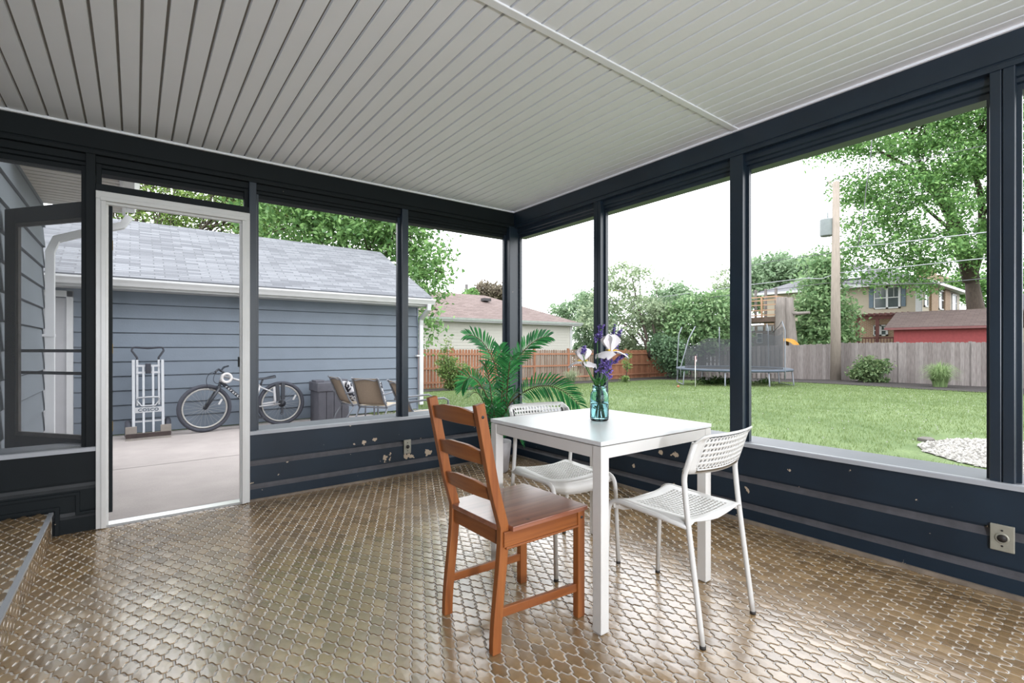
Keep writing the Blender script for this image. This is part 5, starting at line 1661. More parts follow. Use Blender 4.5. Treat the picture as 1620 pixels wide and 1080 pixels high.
# tree line behind the brown fence and trampoline
b = tuple(on_y(1030, 590, 17.5)); b = (b[0], b[1], -1.0)
def B2(px, py, dd):
    p = at(px, py, dd); return (p.x - b[0], p.y - b[1], p.z - b[2])
tree('airy pale tree with arching bare limbs behind the reddish fence', b,
     [rel(b, 985, 440, 31, 1.1, 1.1, .9), rel(b, 1010, 428, 31, .6, .6, .5), rel(b, 1040, 445, 31, .6, .6, .4), rel(b, 965, 470, 31, 1.2, 1.2, .8), rel(b, 1010, 490, 31, 1.6, 1.4, .9), rel(b, 990, 520, 31, 1.3, 1.2, .7), rel(b, 1045, 500, 31, 1.0, 1.0, 1.0), rel(b, 940, 500, 31, 1.0, 1.0, 1.0)],
     .6, .12, M_l_pale, 330, 16, .12, 51, spread=.26, nbr=90, surface=.8,
     limbs=[([B2(1028, 565, 30.5), B2(1020, 540, 30.5), B2(1005, 520, 30.5), B2(980, 510, 30.5)], [.10, .09, .07, .04]), ([B2(1030, 565, 30.5), B2(1022, 530, 30.5), B2(1008, 480, 30.6), B2(1000, 440, 30.8)], [.11, .09, .06, .03]),
            ([B2(1042, 565, 30.4), B2(1036, 530, 30.5), B2(1030, 500, 30.6)], [.10, .08, .05])])
def hedge(label, pxs, dd, py0, r, rz, m_, n, per, size, seed, base_px=None, **kw):
    bx, by = base_px or (sum(p[0] for p in pxs) / len(pxs), 595)
    p = at(bx, by, dd); b_ = (p.x, p.y, ground_z(p.x, p.y))
    small = kw.get('name', 'tree') != 'tree'
    return tree(label, b_, [rel(b_, q[0], q[1], dd, q[2], q[2], q[3]) for q in pxs], .25 if small else 1.2, .018 if small else .10, m_, n, per, size, seed, **kw)
hedge('dense green tree behind the trampoline net', [(1110, 500, 1.6, 1.5), (1085, 510, 1.2, 1.4), (1140, 495, 1.4, 1.5), (1125, 540, 1.4, 1.0), (1070, 545, .9, 1.0), (1150, 540, 1.2, 1.0)], 30, 0, 0, 0, M_l_hedge, 420, 24, .13, 61, spread=.3)
hedge('dark evergreen bush in the fence corner left of the trampoline', [(1060, 560, .9, .9), (1072, 580, .8, .5), (1050, 545, .7, .6)], 28.0, 0, 0, 0, M_l_dark, 150, 22, .11, 62, spread=.2, base_px=(1063, 600), name='bush')
hedge('light green tree between the far fence corner and the dark bush', [(1060, 480, 1.4, 1.0), (1045, 520, 1.0, 1.2), (1075, 470, .8, .8)], 33, 0, 0, 0, M_l_far, 230, 22, .13, 63, spread=.3, base_px=(1055, 595))
hedge('thin topped tree right behind the middle window post', [(1150, 445, .8, .8), (1145, 460, .8, .6), (1160, 470, 1.0, .8)], 32, 0, 0, 0, M_l_pale, 90, 18, .11, 64, spread=.26, nbr=40)
# tall dense trees behind the treehouse
hedge('tall dense tree behind the wooden treehouse', [(px, py, r * 1.32, q * 1.32) for px, py, r, q in [(1195, 440, 2.2, 1.6), (1225, 430, 2.4, 1.5), (1255, 435, 2.4, 1.4), (1285, 430, 2.0, 1.4), (1215, 470, 2.4, 1.2), (1180, 470, 1.8, 1.6), (1300, 450, 1.5, 1.2)]], 58, 0, 0, 0, M_l_far, 620, 24, .25, 65, spread=.55)
hedge('leafy tree in front of the tan house left of the utility pole', [(1295, 440, 1.1, 1.0), (1290, 475, 1.2, 1.2), (1300, 510, 1.3, 1.1), (1280, 530, 1.1, .8), (1315, 530, 1.1, .8), (1310, 455, .8, 1.0), (1335, 500, .7, .9), (1340, 530, .5, .5), (1300, 412, .8, .7)], 29, 0, 0, 0, M_l_hedge, 420, 22, .13, 66, spread=.28)
hedge('pointed arborvitae beside the pale garage', [(926, 500, .45, 1.0), (926, 530, .75, 1.2), (926, 560, .95, 1.0), (926, 480, .25, .6)], 33, 0, 0, 0, M_l_far, 260, 22, .10, 67, spread=.16, base_px=(926, 590))
hedge('distant pale tree showing left of the arborvitae', [(890, 490, 1.2, .7), (905, 500, 1.4, .9), (935, 480, 1.5, 1.1), (955, 500, 1.5, 1.2)], 45, 0, 0, 0, M_l_far, 200, 20, .17, 68, spread=.35, base_px=(920, 560))
hedge('reddish brown tree above the pale garage roof', [(770, 462, 1.2, .7), (790, 465, 1.2, .6), (755, 468, .8, .5), (800, 470, .8, .5)], 42, 0, 0, 0, M_l_red, 160, 22, .16, 69, spread=.3, base_px=(775, 560), nbr=60)
hedge('bright green bush top peeking over the pale garage ridge', [(745, 464, .4, .35), (735, 470, .3, .3)], 34, 0, 0, 0, M_l_big, 50, 18, .11, 70, spread=.14, base_px=(745, 560), name='bush')
hedge('green tree beyond the red shed', [(1530, 450, 1.6, 1.2), (1560, 470, 1.6, 1.2), (1600, 440, 2.0, 1.6), (1510, 470, 1.0, .8)], 46, 0, 0, 0, M_l_big, 260, 22, .2, 71, spread=.4, base_px=(1560, 560))
hedge('distant tree behind the reddish fence under the airy tree', [(985, 545, .9, .6), (1005, 555, 1.1, .5), (965, 540, .7, .7)], 33, 0, 0, 0, M_l_pale, 130, 20, .12, 72, spread=.24, base_px=(985, 590), name='bush')
# shrubs in the beds
hedge('tall loose green shrub against the reddish fence left of the palm', [(712, 590, .32, .75), (700, 570, .2, .5), (722, 605, .3, .5), (708, 545, .12, .35), (735, 585, .2, .3)], 19.6, 0, 0, 0, M_l_shrub, 150, 18, .06, 81, spread=.10, base_px=(712, 625), name='shrub', nbr=40)
hedge('rounded rose bush in the mulch bed right of the utility pole', [(1375, 588, .45, .45), (1360, 590, .35, .35), (1392, 580, .35, .35), (1365, 572, .25, .3), (1390, 600, .3, .25), (1376, 568, .2, .2)], 22.0, 0, 0, 0, LM('rose_leaf', (84, 116, 74), (140, 160, 112)), 150, 20, .07, 82, spread=.11, base_px=(1374, 607), name='bush', nbr=24)
hedge('thin sapling in front of the reddish fence right of the jar', [(992, 575, .12, .35), (988, 600, .15, .2), (995, 560, .1, .2)], 24, 0, 0, 0, M_l_shrub, 30, 14, .06, 83, spread=.08, base_px=(990, 605), name='sapling', nbr=16)
hedge('small leafy plant by the fence at the right picture edge', [(1614, 590, .3, .35), (1618, 600, .3, .3)], 20.0, 0, 0, 0, M_l_shrub, 50, 16, .07, 84, spread=.12, base_px=(1615, 612), name='bush')
hedge('low weeds growing under the trampoline', [(1118, 604, .4, .14), (1165, 606, .5, .14), (1140, 604, .5, .1), (1205, 606, .4, .10)], 20.5, 0, 0, 0, LM('weed_leaf', (66, 100, 52), (104, 138, 76)), 90, 22, .055, 85, spread=.10, base_px=(1150, 608), name='weeds', nbr=0)
def tuft(label, px, py, dd, h, r, m_, n, seed):
    p = at(px, py, dd); z = ground_z(p.x, p.y)
    o = thing('ornamental_grass', label, 'ornamental grass', (p.x, p.y, z))
    g = random.Random(seed); mb = MB()
    for _ in range(n):
        a = g.uniform(0, 6.28); k = g.random() ** .6; hh = h * g.uniform(.4, 1.05)
        b0 = Vector((math.cos(a), math.sin(a), 0)) * r * .30 * k; e = Vector((math.cos(a), math.sin(a), 0)) * r * 1.15 * k
        pts = bez(b0, b0 + Vector((0, 0, hh * .6)), b0.lerp(e, .5) + Vector((0, 0, hh)), e + Vector((0, 0, hh * (1.0 - .45 * k))), 4)
        s = Vector((-math.sin(a), math.cos(a), 0)) * .010
        nv = len(mb.v)
        for i, q in enumerate(pts):
            w = 1 - i / 4.5
            mb.v += [tuple(q - s * w), tuple(q + s * w)]
        for i in range(4):
            mb.face((nv + 2 * i, nv + 2 * i + 1, nv + 2 * i + 3, nv + 2 * i + 2))
    mb.build('grass_blades', m_, o)
    return o
M_tuft = LM('tuft_blade', (110, 140, 88), (164, 186, 132)); M_tuft2 = LM('tuft_blade_pale', (128, 146, 112), (170, 178, 146))
tuft('arching clump of ornamental grass by the grey fence near the right post', 1487, 612, 19.2, 1.15, .72, M_tuft, 900, 1)
tuft('pale clump of ornamental grass by the reddish fence left of the jar', 903, 612, 21.5, .80, .48, M_tuft2, 500, 2)

# ------------------------------------------------------------------ trampoline
M_steel = mat('galvanised_tube', col(150, 156, 166, K_V), .45, metal=.2, vary=.05)
M_pad = mat('blue_grey_pad', col(92, 104, 120, K_H * .8), .7, vary=.15, scale=4)
M_tmat = mat('black_jump_mat', col(46, 48, 50, K_H), .8)
M_net = mesh_mat('black_safety_net', col(72, 76, 82, K_V), .50)
TC = (16.45, 6.35); TZ = .22; TG = ground_z(*TC)
tp_ = thing('trampoline', 'round trampoline with a sagging dark safety net on the lawn', 'trampoline', (TC[0], TC[1], TG))
th_ = TZ - TG; TR = 2.14
MB().ring((0, 0, th_ - .03), TR, .035, 'z', 48, 8).build('ring_frame', M_steel, tp_)
MB().lathe([(TR - .28, th_ + .0), (TR - .02, th_ + .035), (TR + .06, th_ + .01), (TR + .06, th_ - .06), (TR + .03, th_ - .05), (TR - .28, th_ - .02)], n=48).build('pad', M_pad, tp_)
MB().lathe([(0, th_ - .03), (TR - .28, th_ - .012)], n=48).build('jump_mat', M_tmat, tp_)
cam_dir = math.atan2(CAM.y - TC[1], CAM.x - TC[0])
for k in range(4):
    a0 = cam_dir + .25 + k * PI / 2
    for s in (-1, 1):
        a = a0 + s * .36
        x, y = TR * math.cos(a), TR * math.sin(a)
        MB().tube([(x, y, th_ - .03), (x * 1.03, y * 1.03, .05), (x * 1.02, y * 1.02, .01)], .024, 8).build('leg', M_steel, tp_)
    x0, y0, x1, y1 = [TR * 1.03 * f(a0 + s * .36) for s in (-1, 1) for f in (math.cos, math.sin)]
    MB().tube([(x0, y0, .04), (x1, y1, .04)], .022, 8).build('ground_bar', M_steel, tp_)
def tpole(px0, px1, py1, pxb, pyb, ang_deg=None, side=1):
    """pole seen at pixel px0 on the ring, bending at pxb,pyb and ending at px1,py1"""
    r_ = ray(px0, 580); o = Vector((CAM.x - TC[0], CAM.y - TC[1])); d = Vector((r_.x, r_.y))
    A_, B_, C_ = d.dot(d), 2 * o.dot(d), o.dot(o) - (TR + .05) ** 2
    disc = max(0.0, B_ * B_ - 4 * A_ * C_) ** .5
    dd = (-B_ + side * disc) / (2 * A_)
    def L3(px, py, q):
        p = at(px, py, q); return Vector((p.x - TC[0], p.y - TC[1], p.z - TG))
    f0 = L3(px0, 580, dd); g0 = Vector((f0.x, f0.y, .02)); 
    MB().tube([Vector((f0.x, f0.y, th_ - .35)), f0, L3(pxb, pyb, dd), L3(px1, py1, dd)], .021, 8).build('net_pole', M_steel, tp_)
    return L3(px1, py1, dd)
tips_ = [tpole(1071, 1079, 517, 1074, 529, side=1), tpole(1077, 1100, 516, 1090, 535, side=-1), tpole(1242, 1237, 508, 1242, 522, side=-1), tpole(1138, 1138, 517, 1138, 525, side=1), tpole(1165, 1165, 512, 1165, 522, side=-1), tpole(1216, 1213, 512, 1215, 520, side=1)]
nt = MB(); N = 48
for i in range(N):
    for j in range(5):
        def NP(i, j):
            a = 2 * PI * i / N; R_ = TR - .30
            # highest near the right pole, drooping toward the left
            rt = Vector((math.sin(a), -math.cos(a)))
            q = Vector((math.cos(a), math.sin(a))); u = q.x * RGT.x + q.y * RGT.y
            top = th_ + 1.22 + .30 * u + .10 * math.cos(6 * a) + .14 * max(0, u) ** 6
            return (R_ * math.cos(a), R_ * math.sin(a), th_ + (top - th_) * j / 5)
        nt.quad(NP(i, j), NP(i + 1, j), NP(i + 1, j + 1), NP(i, j + 1), True)
nt.build('safety_net', M_net, tp_, merge=True)
MB().tube([tips_[2], tips_[2] + Vector((-.12, .05, -.18)), tips_[2] + Vector((-.3, .2, -.42))], .012, 5).build('net_cord', M_tmat, tp_)
# golf flag and ball
p = at(1100, 617, 18.0); gz_ = ground_z(p.x, p.y)
fl = thing('flag', 'small red and white flag on a pole stuck in the lawn by the trampoline', 'flag', (p.x, p.y, gz_))
fh = at(1100, 563, 18.0).z - gz_
MB().tube([(0, 0, -.05), (0, 0, fh)], .014, 8).build('pole', M_white_trim, fl)
M_fred = mat('red_flag_cloth', col(214, 84, 76, K_V), .7)
fm = MB()
for i in range(4):
    z0, z1 = fh - .36 * i / 4, fh - .36 * (i + 1) / 4
    w0, w1 = .02 + .07 * math.sin(.6 + i * .7), .02 + .07 * math.sin(.6 + (i + 1) * .7)
    fm.quad((-.02, 0, z0), (w0, .02 * (i % 2), z0), (w1, .02 * ((i + 1) % 2), z1), (-.03, 0, z1), True)
fm.build('cloth', M_fred, fl, solid=.004)
MB().disc((.015, -.012, fh - .18), .04, 'y', .006, 12).build('white_dot', M_white_trim, fl)
p = at(1073, 619, 17.8)
bl_ = MB().lathe([(0, -.05)] + [(.05 * math.cos(t), .05 * math.sin(t)) for t in np.linspace(-1.4, 1.4, 9)] + [(0, .05)], n=16).build('ball', mat('orange_plastic', col(224, 140, 96, K_H), .5), None, loc=(p.x, p.y, ground_z(p.x, p.y) + .045))
tag(bl_, 'small orange ball lying on the lawn left of the flag', 'ball')

# ------------------------------------------------------------------ pale neighbour garage
M_tan = mat('pale_lap_siding', col(214, 212, 202, K_V), .7, vary=.03)
M_brown_roof = shingle_mat('brown_shingles', col(150, 128, 122, K_H * .85), col(178, 156, 150, K_H * .85), col(128, 108, 104, K_H * .85), .4, .16)
na = thing('neighbour_garage', 'pale sided garage with a brown hip roof behind the reddish fence', 'garage', (0, 17.0, -.9))
w = MB(); lap(w, (4.0, 0), (17.75, 0), 0, 3.40, .16, (0, -1)); lap(w, (17.75, 0), (17.75, 8), 0, 3.40, .16, (1, 0)); w.build('lap_siding', M_tan, na)
MB().box((17.62, -.035, 0), (17.80, .1, 3.4)).build('corner_board', M_gwhite, na)
r = MB(); e0, e1, eh, rh = 3.6, 18.2, 3.42, 5.20
r.quad((e0, -.45, eh), (e1, -.45, eh), (e1 - 4.0, 4, rh), (e0 + 4.0, 4, rh)); r.poly([(e1, -.45, eh), (e1, 8.45, eh), (e1 - 4.0, 4, rh)]); r.quad((e1, 8.45, eh), (e0, 8.45, eh), (e0 + 4.0, 4, rh), (e1 - 4.0, 4, rh)); r.poly([(e0, 8.45, eh), (e0, -.45, eh), (e0 + 4.0, 4, rh)])
r.uv = slope_uv(-.45, eh); r.build('hip_roof', M_brown_roof, na)
MB().box((e0, -.45, eh - .16), (e1, -.42, eh + .01)).box((e1 - .03, -.45, eh - .16), (e1, 8.4, eh + .01)).box((e0, -.45, eh - .17), (e1, .0, eh - .15)).build('fascia', M_gwhite, na)
MB().extrude([(-.45, eh - .09), (-.53, eh - .09), (-.57, eh + .02), (-.45, eh + .02)], e0, e1, 'x').build('gutter', mat('pale_green_gutter', col(206, 214, 210, K_V), .5), na)
MB().cbox((13.3, 2.6, 4.78), (.5, .35, .16)).build('roof_vent', mat('dark_roof_vent', col(86, 82, 86, K_H), .6), na)
p = at(738, 466, 38)
st_ = thing('chimney_pipe', 'thin tall pipe rising behind the brown roof', 'pipe', (p.x, p.y, 0))
MB().tube([(0, 0, -1), (0, 0, 6.0)], .12, 8).tube([(0, 0, 6.0), (0, 0, 6.35)], .025, 6).build('flue', mat('dull_pipe', col(112, 108, 106, K_V), .7), st_)

# ------------------------------------------------------------------ tan two-storey house
M_hs = mat('tan_lap_siding', col(196, 184, 164, K_V), .7, vary=.03)
M_brick = brick_mat('pale_brick', col(196, 160, 128, K_V), col(176, 138, 108, K_V), col(206, 190, 170, K_V), .22, .08)
M_hroof = shingle_mat('house_shingles', col(150, 150, 158, K_H * .9), col(170, 170, 178, K_H * .9), col(130, 130, 138, K_H * .9), .5, .2)
M_shut = mat('blue_grey_shutter', col(106, 124, 138, K_V), .6)
M_pane = mat('dark_window_glass', col(92, 100, 104, K_V), .12, vary=.2, scale=1.2, spec=.6)
M_red = mat('dark_red_timber', col(116, 70, 66, K_V), .8, vary=.15)
HX2 = 37.0
ho = thing('house', 'tan two-storey house with a grey roof beyond the grey fence', 'house', (HX2, 0, -.6))
HG = .6
def hz(z):
    return z + HG
yR = 4.65; yL = 14.5
w = MB(); lap(w, (0, yL), (0, yR), hz(3.0), hz(5.35), .13, (-1, 0)); lap(w, (0, yR), (11.5, yR), hz(3.0), hz(5.35), .13, (0, -1)); w.build('upper_siding', M_hs, ho)
def buv(v, n):
    return (v.y if abs(n.x) > .5 else v.x, v.z)
w = MB(); w.quad((0, yL, 0), (0, yR, 0), (0, yR, hz(3.0)), (0, yL, hz(3.0))); w.quad((0, yR, 0), (11.5, yR, 0), (11.5, yR, hz(3.0)), (0, yR, hz(3.0))); w.uv = buv; w.build('brick_wall', M_brick, ho)
w = MB()
for x0, x1 in ((2.3, 4.1), (6.1, 7.6)):
    w.box((x0, yR - .14, 0), (x1, yR + .1, hz(5.3)))
w.uv = buv; w.build('brick_pier', M_brick, ho)
MB().box((-.04, yR - .04, 0), (.06, yR + .22, hz(5.35))).build('corner_board', M_gwhite, ho)
r = MB(); e = .55; z0, z1 = hz(5.38), hz(7.6)
r.quad((-e, yL + e, z0), (-e, yR - e, z0), (4.5, yR + 4.6, z1), (4.5, yL - 4.6, z1)); r.poly([(-e, yR - e, z0), (12, yR - e, z0), (12, yR + 4.6, z1), (4.5, yR + 4.6, z1)]); r.poly([(-e, yL + e, z0), (4.5, yL - 4.6, z1), (12, yL - 4.6, z1), (12, yL + e, z0)])
r.uv = lambda v, n: (v.y, v.x) ; r.build('hip_roof', M_hroof, ho)
MB().box((-e - .08, yR - e, z0 - .16), (-e, yL + e, z0 + .02)).box((-e, yR - e - .08, z0 - .16), (12, yR - e, z0 + .02)).box((-e, yR - e, z0 - .1), (12, yR, z0 - .07)).box((-e, yR - e, z0 - .1), (0, yL + e, z0 - .07)).build('eave_gutter', M_gwhite, ho)
MB().tube([(-.3, yR - .4, z0 - .1), (-.06, yR - .1, z0 - .5), (-.06, yR - .06, .2)], .05, 6).build('downspout', M_gwhite, ho)
def hwin(name, y0, y1, za, zb, cols=2, plane=('x', 0.0), shutters=True):
    """window in the front wall (x plane) with frame, panes as sub-parts"""
    ax, c = plane
    mb = MB(); pn = MB()
    def bx(a0, a1, zz0, zz1, d0, d1, t_):
        if ax == 'x': t_.box((c - d1, a0, zz0), (c - d0, a1, zz1))
        else: t_.box((a0, c - d1, zz0), (a1, c - d0, zz1))
    bx(y0, y1, za, za + .09, 0, .07, mb); bx(y0, y1, zb - .09, zb, 0, .07, mb)
    wd = (y1 - y0) / cols
    for i in range(cols + 1):
        bx(y0 + wd * i - (.0 if i == 0 else .06), y0 + wd * i + (.0 if i == cols else .06) + (.06 if i == 0 else 0) * 1, za, zb, 0, .07, mb)
    bx(y0, y1, (za + zb) / 2 - .03, (za + zb) / 2 + .03, 0, .055, mb)
    for i in range(cols):
        bx(y0 + wd * (i + .5) - .012, y0 + wd * (i + .5) + .012, (za + zb) / 2, zb, 0.03, .045, mb)
    bx(y0 + .03, y1 - .03, za + .03, zb - .03, 0.0, .035, pn)
    f = mb.build('window', M_gwhite, ho); pn.build('pane', M_pane, f)
    return f
q0, q1 = on_x(1383, 455, HX2), on_x(1425, 487, HX2)
hwin('window', q1.y, q0.y, hz(q1.z), hz(q0.z))
for a, b_ in ((1375, 1382), (1426, 1433)):
    s0, s1 = on_x(a, 460, HX2), on_x(b_, 460, HX2)
    MB().box((-.06, s1.y, hz(q1.z) + .1), (-.005, s0.y, hz(q0.z))).build('shutter', M_shut, ho)
for a, b_, za, zb in ((1382, 1405, 514, 531), (1338, 1352, 520, 535)):
    s0, s1 = on_x(a, za, HX2), on_x(b_, zb, HX2)
    hwin('window', s1.y, s0.y, hz(s1.z), hz(s0.z))
for a, b_ in ((1461, 1467), (1484, 1493), (1505, 1512)):
    s0, s1 = on_y(a, 456, yR), on_y(b_, 484, yR)
    hwin('window', s0.x - HX2, s1.x - HX2, hz(3.75), hz(5.15), 1, ('y', yR))
for a, b_, zt in ((1468, 1482, 420), (1488, 1503, 434)):
    s0, s1 = on_y(a, zt, 8.0), on_y(b_, zt, 8.0)
    c_ = MB().box((s0.x - HX2, 8.0, hz(5.5)), (s1.x - HX2, 8.8, hz(s0.z))); c_.uv = buv; c_.build('chimney', M_brick, ho)
sk = MB(); sk.quad((.6, 9.9, z0 + .62), (.6, 8.1, z0 + .62), (2.6, 8.1, z0 + 1.5), (2.6, 9.9, z0 + 1.5)); sk.build('solar_panel', mat('pale_blue_panel', col(196, 200, 216, K_H), .3), ho, solid=.06)
# pergola at the back of that house
pg = thing('pergola', 'dark red timber pergola against the tan house', 'pergola', (HX2 - 3.2, 0, -.6))
P0, P1 = on_x(1335, 500, HX2 - 3.2), on_x(1440, 500, HX2 - 3.2)
for px in (1357, 1388, 1336):
    y = on_x(px, 500, HX2 - 3.2).y; MB().box((-.08, y - .08, 0), (.08, y + .08, hz(2.9))).build('post', M_red, pg)
MB().box((-.1, P1.y, hz(2.85)), (.1, P0.y, hz(3.1))).build('beam', M_red, pg)
rfm = MB(); y = P1.y
while y < P0.y:
    rfm.box((-.4, y, hz(3.05)), (3.1, y + .06, hz(3.22))); y += .28
rfm.build('rafters', M_red, pg)
rl = MB().box((-.03, P1.y, hz(1.62)), (.03, P0.y, hz(1.72))); y = P1.y
while y < P0.y:
    rl.box((-.02, y, hz(.75)), (.02, y + .04, hz(1.65))); y += .16
rl.build('railing', M_red, pg)
# left wing of the house
hw2 = thing('house', 'tan house wing with a white framed window left of the leafy tree', 'house', (40.5, 0, -.6))
a0, a1 = on_x(1243, 470, 40.5), on_x(1300, 470, 40.5)
w = MB(); lap(w, (0, a0.y), (0, a1.y), 0, hz(5.2), .13, (-1, 0)); lap(w, (9, a0.y), (0, a0.y), 0, hz(5.2), .13, (0, 1)); w.build('siding', M_hs, hw2)
r = MB(); r.quad((-.5, a0.y + .8, hz(5.2)), (-.5, a1.y - 2, hz(5.2)), (5, a1.y - 2, hz(7.2)), (5, a0.y - 4, hz(7.2))); r.poly([(-.5, a0.y + .8, hz(5.2)), (5, a0.y - 4, hz(7.2)), (9, a0.y - 4, hz(7.2)), (9, a0.y + .8, hz(5.2))]); r.uv = lambda v, n: (v.y, v.x); r.build('hip_roof', M_hroof, hw2)
MB().box((-.58, a1.y - 2, hz(5.06)), (-.5, a0.y + .8, hz(5.24))).build('eave_gutter', M_gwhite, hw2)
ho = hw2
b0_, b1_ = on_x(1255, 467, 40.5), on_x(1276, 491, 40.5)
hwin('window', b1_.y, b0_.y, hz(b1_.z), hz(b0_.z))
c0_, c1_ = on_x(1256, 515, 40.5), on_x(1275, 545, 40.5)
hwin('window', c1_.y, c0_.y, hz(c1_.z), hz(c0_.z))

# ------------------------------------------------------------------ red shed, grey roofed house, grey outbuilding
M_shed = mat('red_board', col(158, 70, 72, K_V), .8, vary=.10, scale=9, stretch=(1, 1, 1))
M_shroof = shingle_mat('brown_grey_shingles', col(124, 104, 100, K_H * .85), col(142, 122, 116, K_H * .85), col(108, 92, 90, K_H * .85), .4, .15)
sh_ = thing('shed', 'red wooden shed with a brown roof behind the grey fence', 'shed', (30.0, 0, -.6))
s0, s1 = on_x(1414, 530, 30).y, -.1
w = MB(); w.box((0, s1, 0), (3.8, s0, hz(2.2))); w.poly([(0, s0, hz(2.2)), (3.8, s0, hz(2.2)), (1.9, s0, hz(3.0))]); w.poly([(0, s1, hz(2.2)), (3.8, s1, hz(2.2)), (1.9, s1, hz(3.0))]); w.build('walls', M_shed, sh_)
r = MB(); r.quad((-.3, s0 + .35, hz(2.14)), (-.3, s1 - .35, hz(2.14)), (1.9, s1 - .35, hz(3.08)), (1.9, s0 + .35, hz(3.08))); r.quad((4.1, s0 + .35, hz(2.14)), (4.1, s1 - .35, hz(2.14)), (1.9, s1 - .35, hz(3.08)), (1.9, s0 + .35, hz(3.08))); r.uv = lambda v, n: (v.y, v.x); r.build('roof', M_shroof, sh_, solid=.05)
MB().box((-.34, s1 - .35, hz(2.03)), (-.29, s0 + .35, hz(2.15))).build('fascia', mat('dull_red_fascia', col(132, 82, 82, K_V), .7), sh_)
g2 = thing('house', 'low house with a dark grey roof behind the red shed', 'house', (41, 0, -.6))
w = MB(); lap(w, (0, 2.0), (0, -12), 0, hz(3.2), .16, (-1, 0)); w.build('siding', M_hs, g2)
r = MB(); r.quad((-.5, 3.2, hz(3.15)), (-.5, -12, hz(3.15)), (6, -12, hz(6.3)), (6, -2.2, hz(6.3))); r.poly([(-.5, 3.2, hz(3.15)), (6, -2.2, hz(6.3)), (12, 3.2, hz(3.15))]); r.uv = lambda v, n: (v.y, v.x); r.build('roof', shingle_mat('charcoal_shingles', col(104, 102, 106, K_H * .85), col(124, 122, 126, K_H * .85), col(90, 88, 92, K_H * .85), .5, .2), g2)
# treehouse on posts
M_newwood = mat('new_tan_timber', col(208, 168, 136, K_V), .8, vary=.08)
M_oldwood = mat('old_brown_timber', col(124, 104, 92, K_V), .85, vary=.2)
te = thing('treehouse', 'wooden treehouse platform with tan railings behind the grey fence', 'treehouse', (27.2, 0, -.6))
ty0, ty1 = on_x(1229, 500, 27.2).y, on_x(1140, 500, 27.2).y
MB().box((0, ty0, hz(2.62)), (2.0, ty1, hz(2.92))).build('platform', M_oldwood, te)
for (x, y) in ((0.1, ty0 + .1), (0.1, (ty0 + ty1) / 2), (.1, ty1 - .1), (1.9, ty0 + .1), (1.9, ty1 - .1)):
    MB().box((x - .07, y - .07, 0), (x + .07, y + .07, hz(2.65))).build('support_post', M_oldwood, te)
y = ty0
for k in range(5):
    yy = ty0 + (ty1 - ty0) * k / 4
    MB().box((-.05, yy - .05, hz(2.9)), (.05, yy + .05, hz(4.15))).build('railing_post', M_newwood, te)
for z in (3.0, 3.3, 3.62, 3.9, 4.1):
    MB().box((-.02, ty0, hz(z)), (.02, ty1, hz(z) + .07)).box((0, ty0 - .02, hz(z)), (2.0, ty0 + .02, hz(z) + .07)).build('rail', M_newwood, te)
for k in range(3):
    yy = ty0 + .45 + k * .62
    MB().box((1.0, yy, hz(2.9)), (1.12, yy + .12, hz(4.75))).build('roof_post', M_grey_fence, te)
ob = thing('outbuilding', 'grey brown outbuilding with a small window under the treehouse', 'outbuilding', (30.5, 0, -.6))
o0, o1 = on_x(1232, 530, 30.5).y, on_x(1140, 530, 30.5).y
w = MB(); lap(w, (0, o1), (0, o0), 0, hz(2.6), .2, (-1, 0)); w.build('siding', mat('grey_brown_siding', col(146, 134, 124, K_V), .8, vary=.06), ob)
for px in (1190, 1203, 1216, 1228):
    yy = on_x(px, 510, 30.5).y; MB().box((-.03, yy - .18, hz(2.18)), (.0, yy + .18, hz(2.5))).build('clerestory_pane', mat('pale_pane', col(206, 212, 218, K_V), .2), ob) if px == 1190 else MB().box((-.03, yy - .18, hz(2.18)), (.0, yy + .18, hz(2.5))).build('clerestory_pane', bpy.data.materials['pale_pane'], ob)
yy = on_x(1202, 533, 30.5).y
f_ = MB().box((-.04, yy - .2, hz(1.35)), (.0, yy + .2, hz(2.05))).build('window', M_gwhite, ob); MB().box((-.05, yy - .14, hz(1.42)), (-.01, yy + .14, hz(1.68))).box((-.05, yy - .14, hz(1.74)), (-.01, yy + .14, hz(1.99))).build('pane', M_pane, f_)
# dead trunk beside the treehouse
p = on_x(1243, 560, 26.8)
M_dead = mat('weathered_dead_wood', col(150, 142, 136, K_V), .95, vary=.2, scale=4, stretch=(4, 4, .5), bump=.5)
dt = thing('tree_stump', 'tall weathered dead tree trunk beside the treehouse', 'tree trunk', (p.x, p.y, -.6))
zt = on_x(1237, 470, 26.8).z + .6
MB().tube([(.0, .22, 0), (0, .22, 1.6), (0, .21, zt - .6), (.0, .20, zt)], [.42, .36, .33, .30], 12).build('main_stem', M_dead, dt)
MB().tube([(.05, -.30, 0), (.05, -.30, 2.0), (0, -.22, zt - .9), (0, -.2, zt - .06)], [.34, .30, .22, .20], 12).build('second_stem', M_dead, dt)
MB().tube([(0, -.25, zt - .95), (-.05, -.7, zt - 1.0), (-.1, -1.3, zt - .98)], [.12, .10, .07], 8).build('side_limb', M_dead, dt)
p = on_x(1252, 545, 25.6)
sl_ = thing('playground_slide', 'yellow orange playground slide showing over the grey fence', 'slide', (p.x, p.y, -.6))
zt = 1.1 + .6 + .32
sm2 = MB()
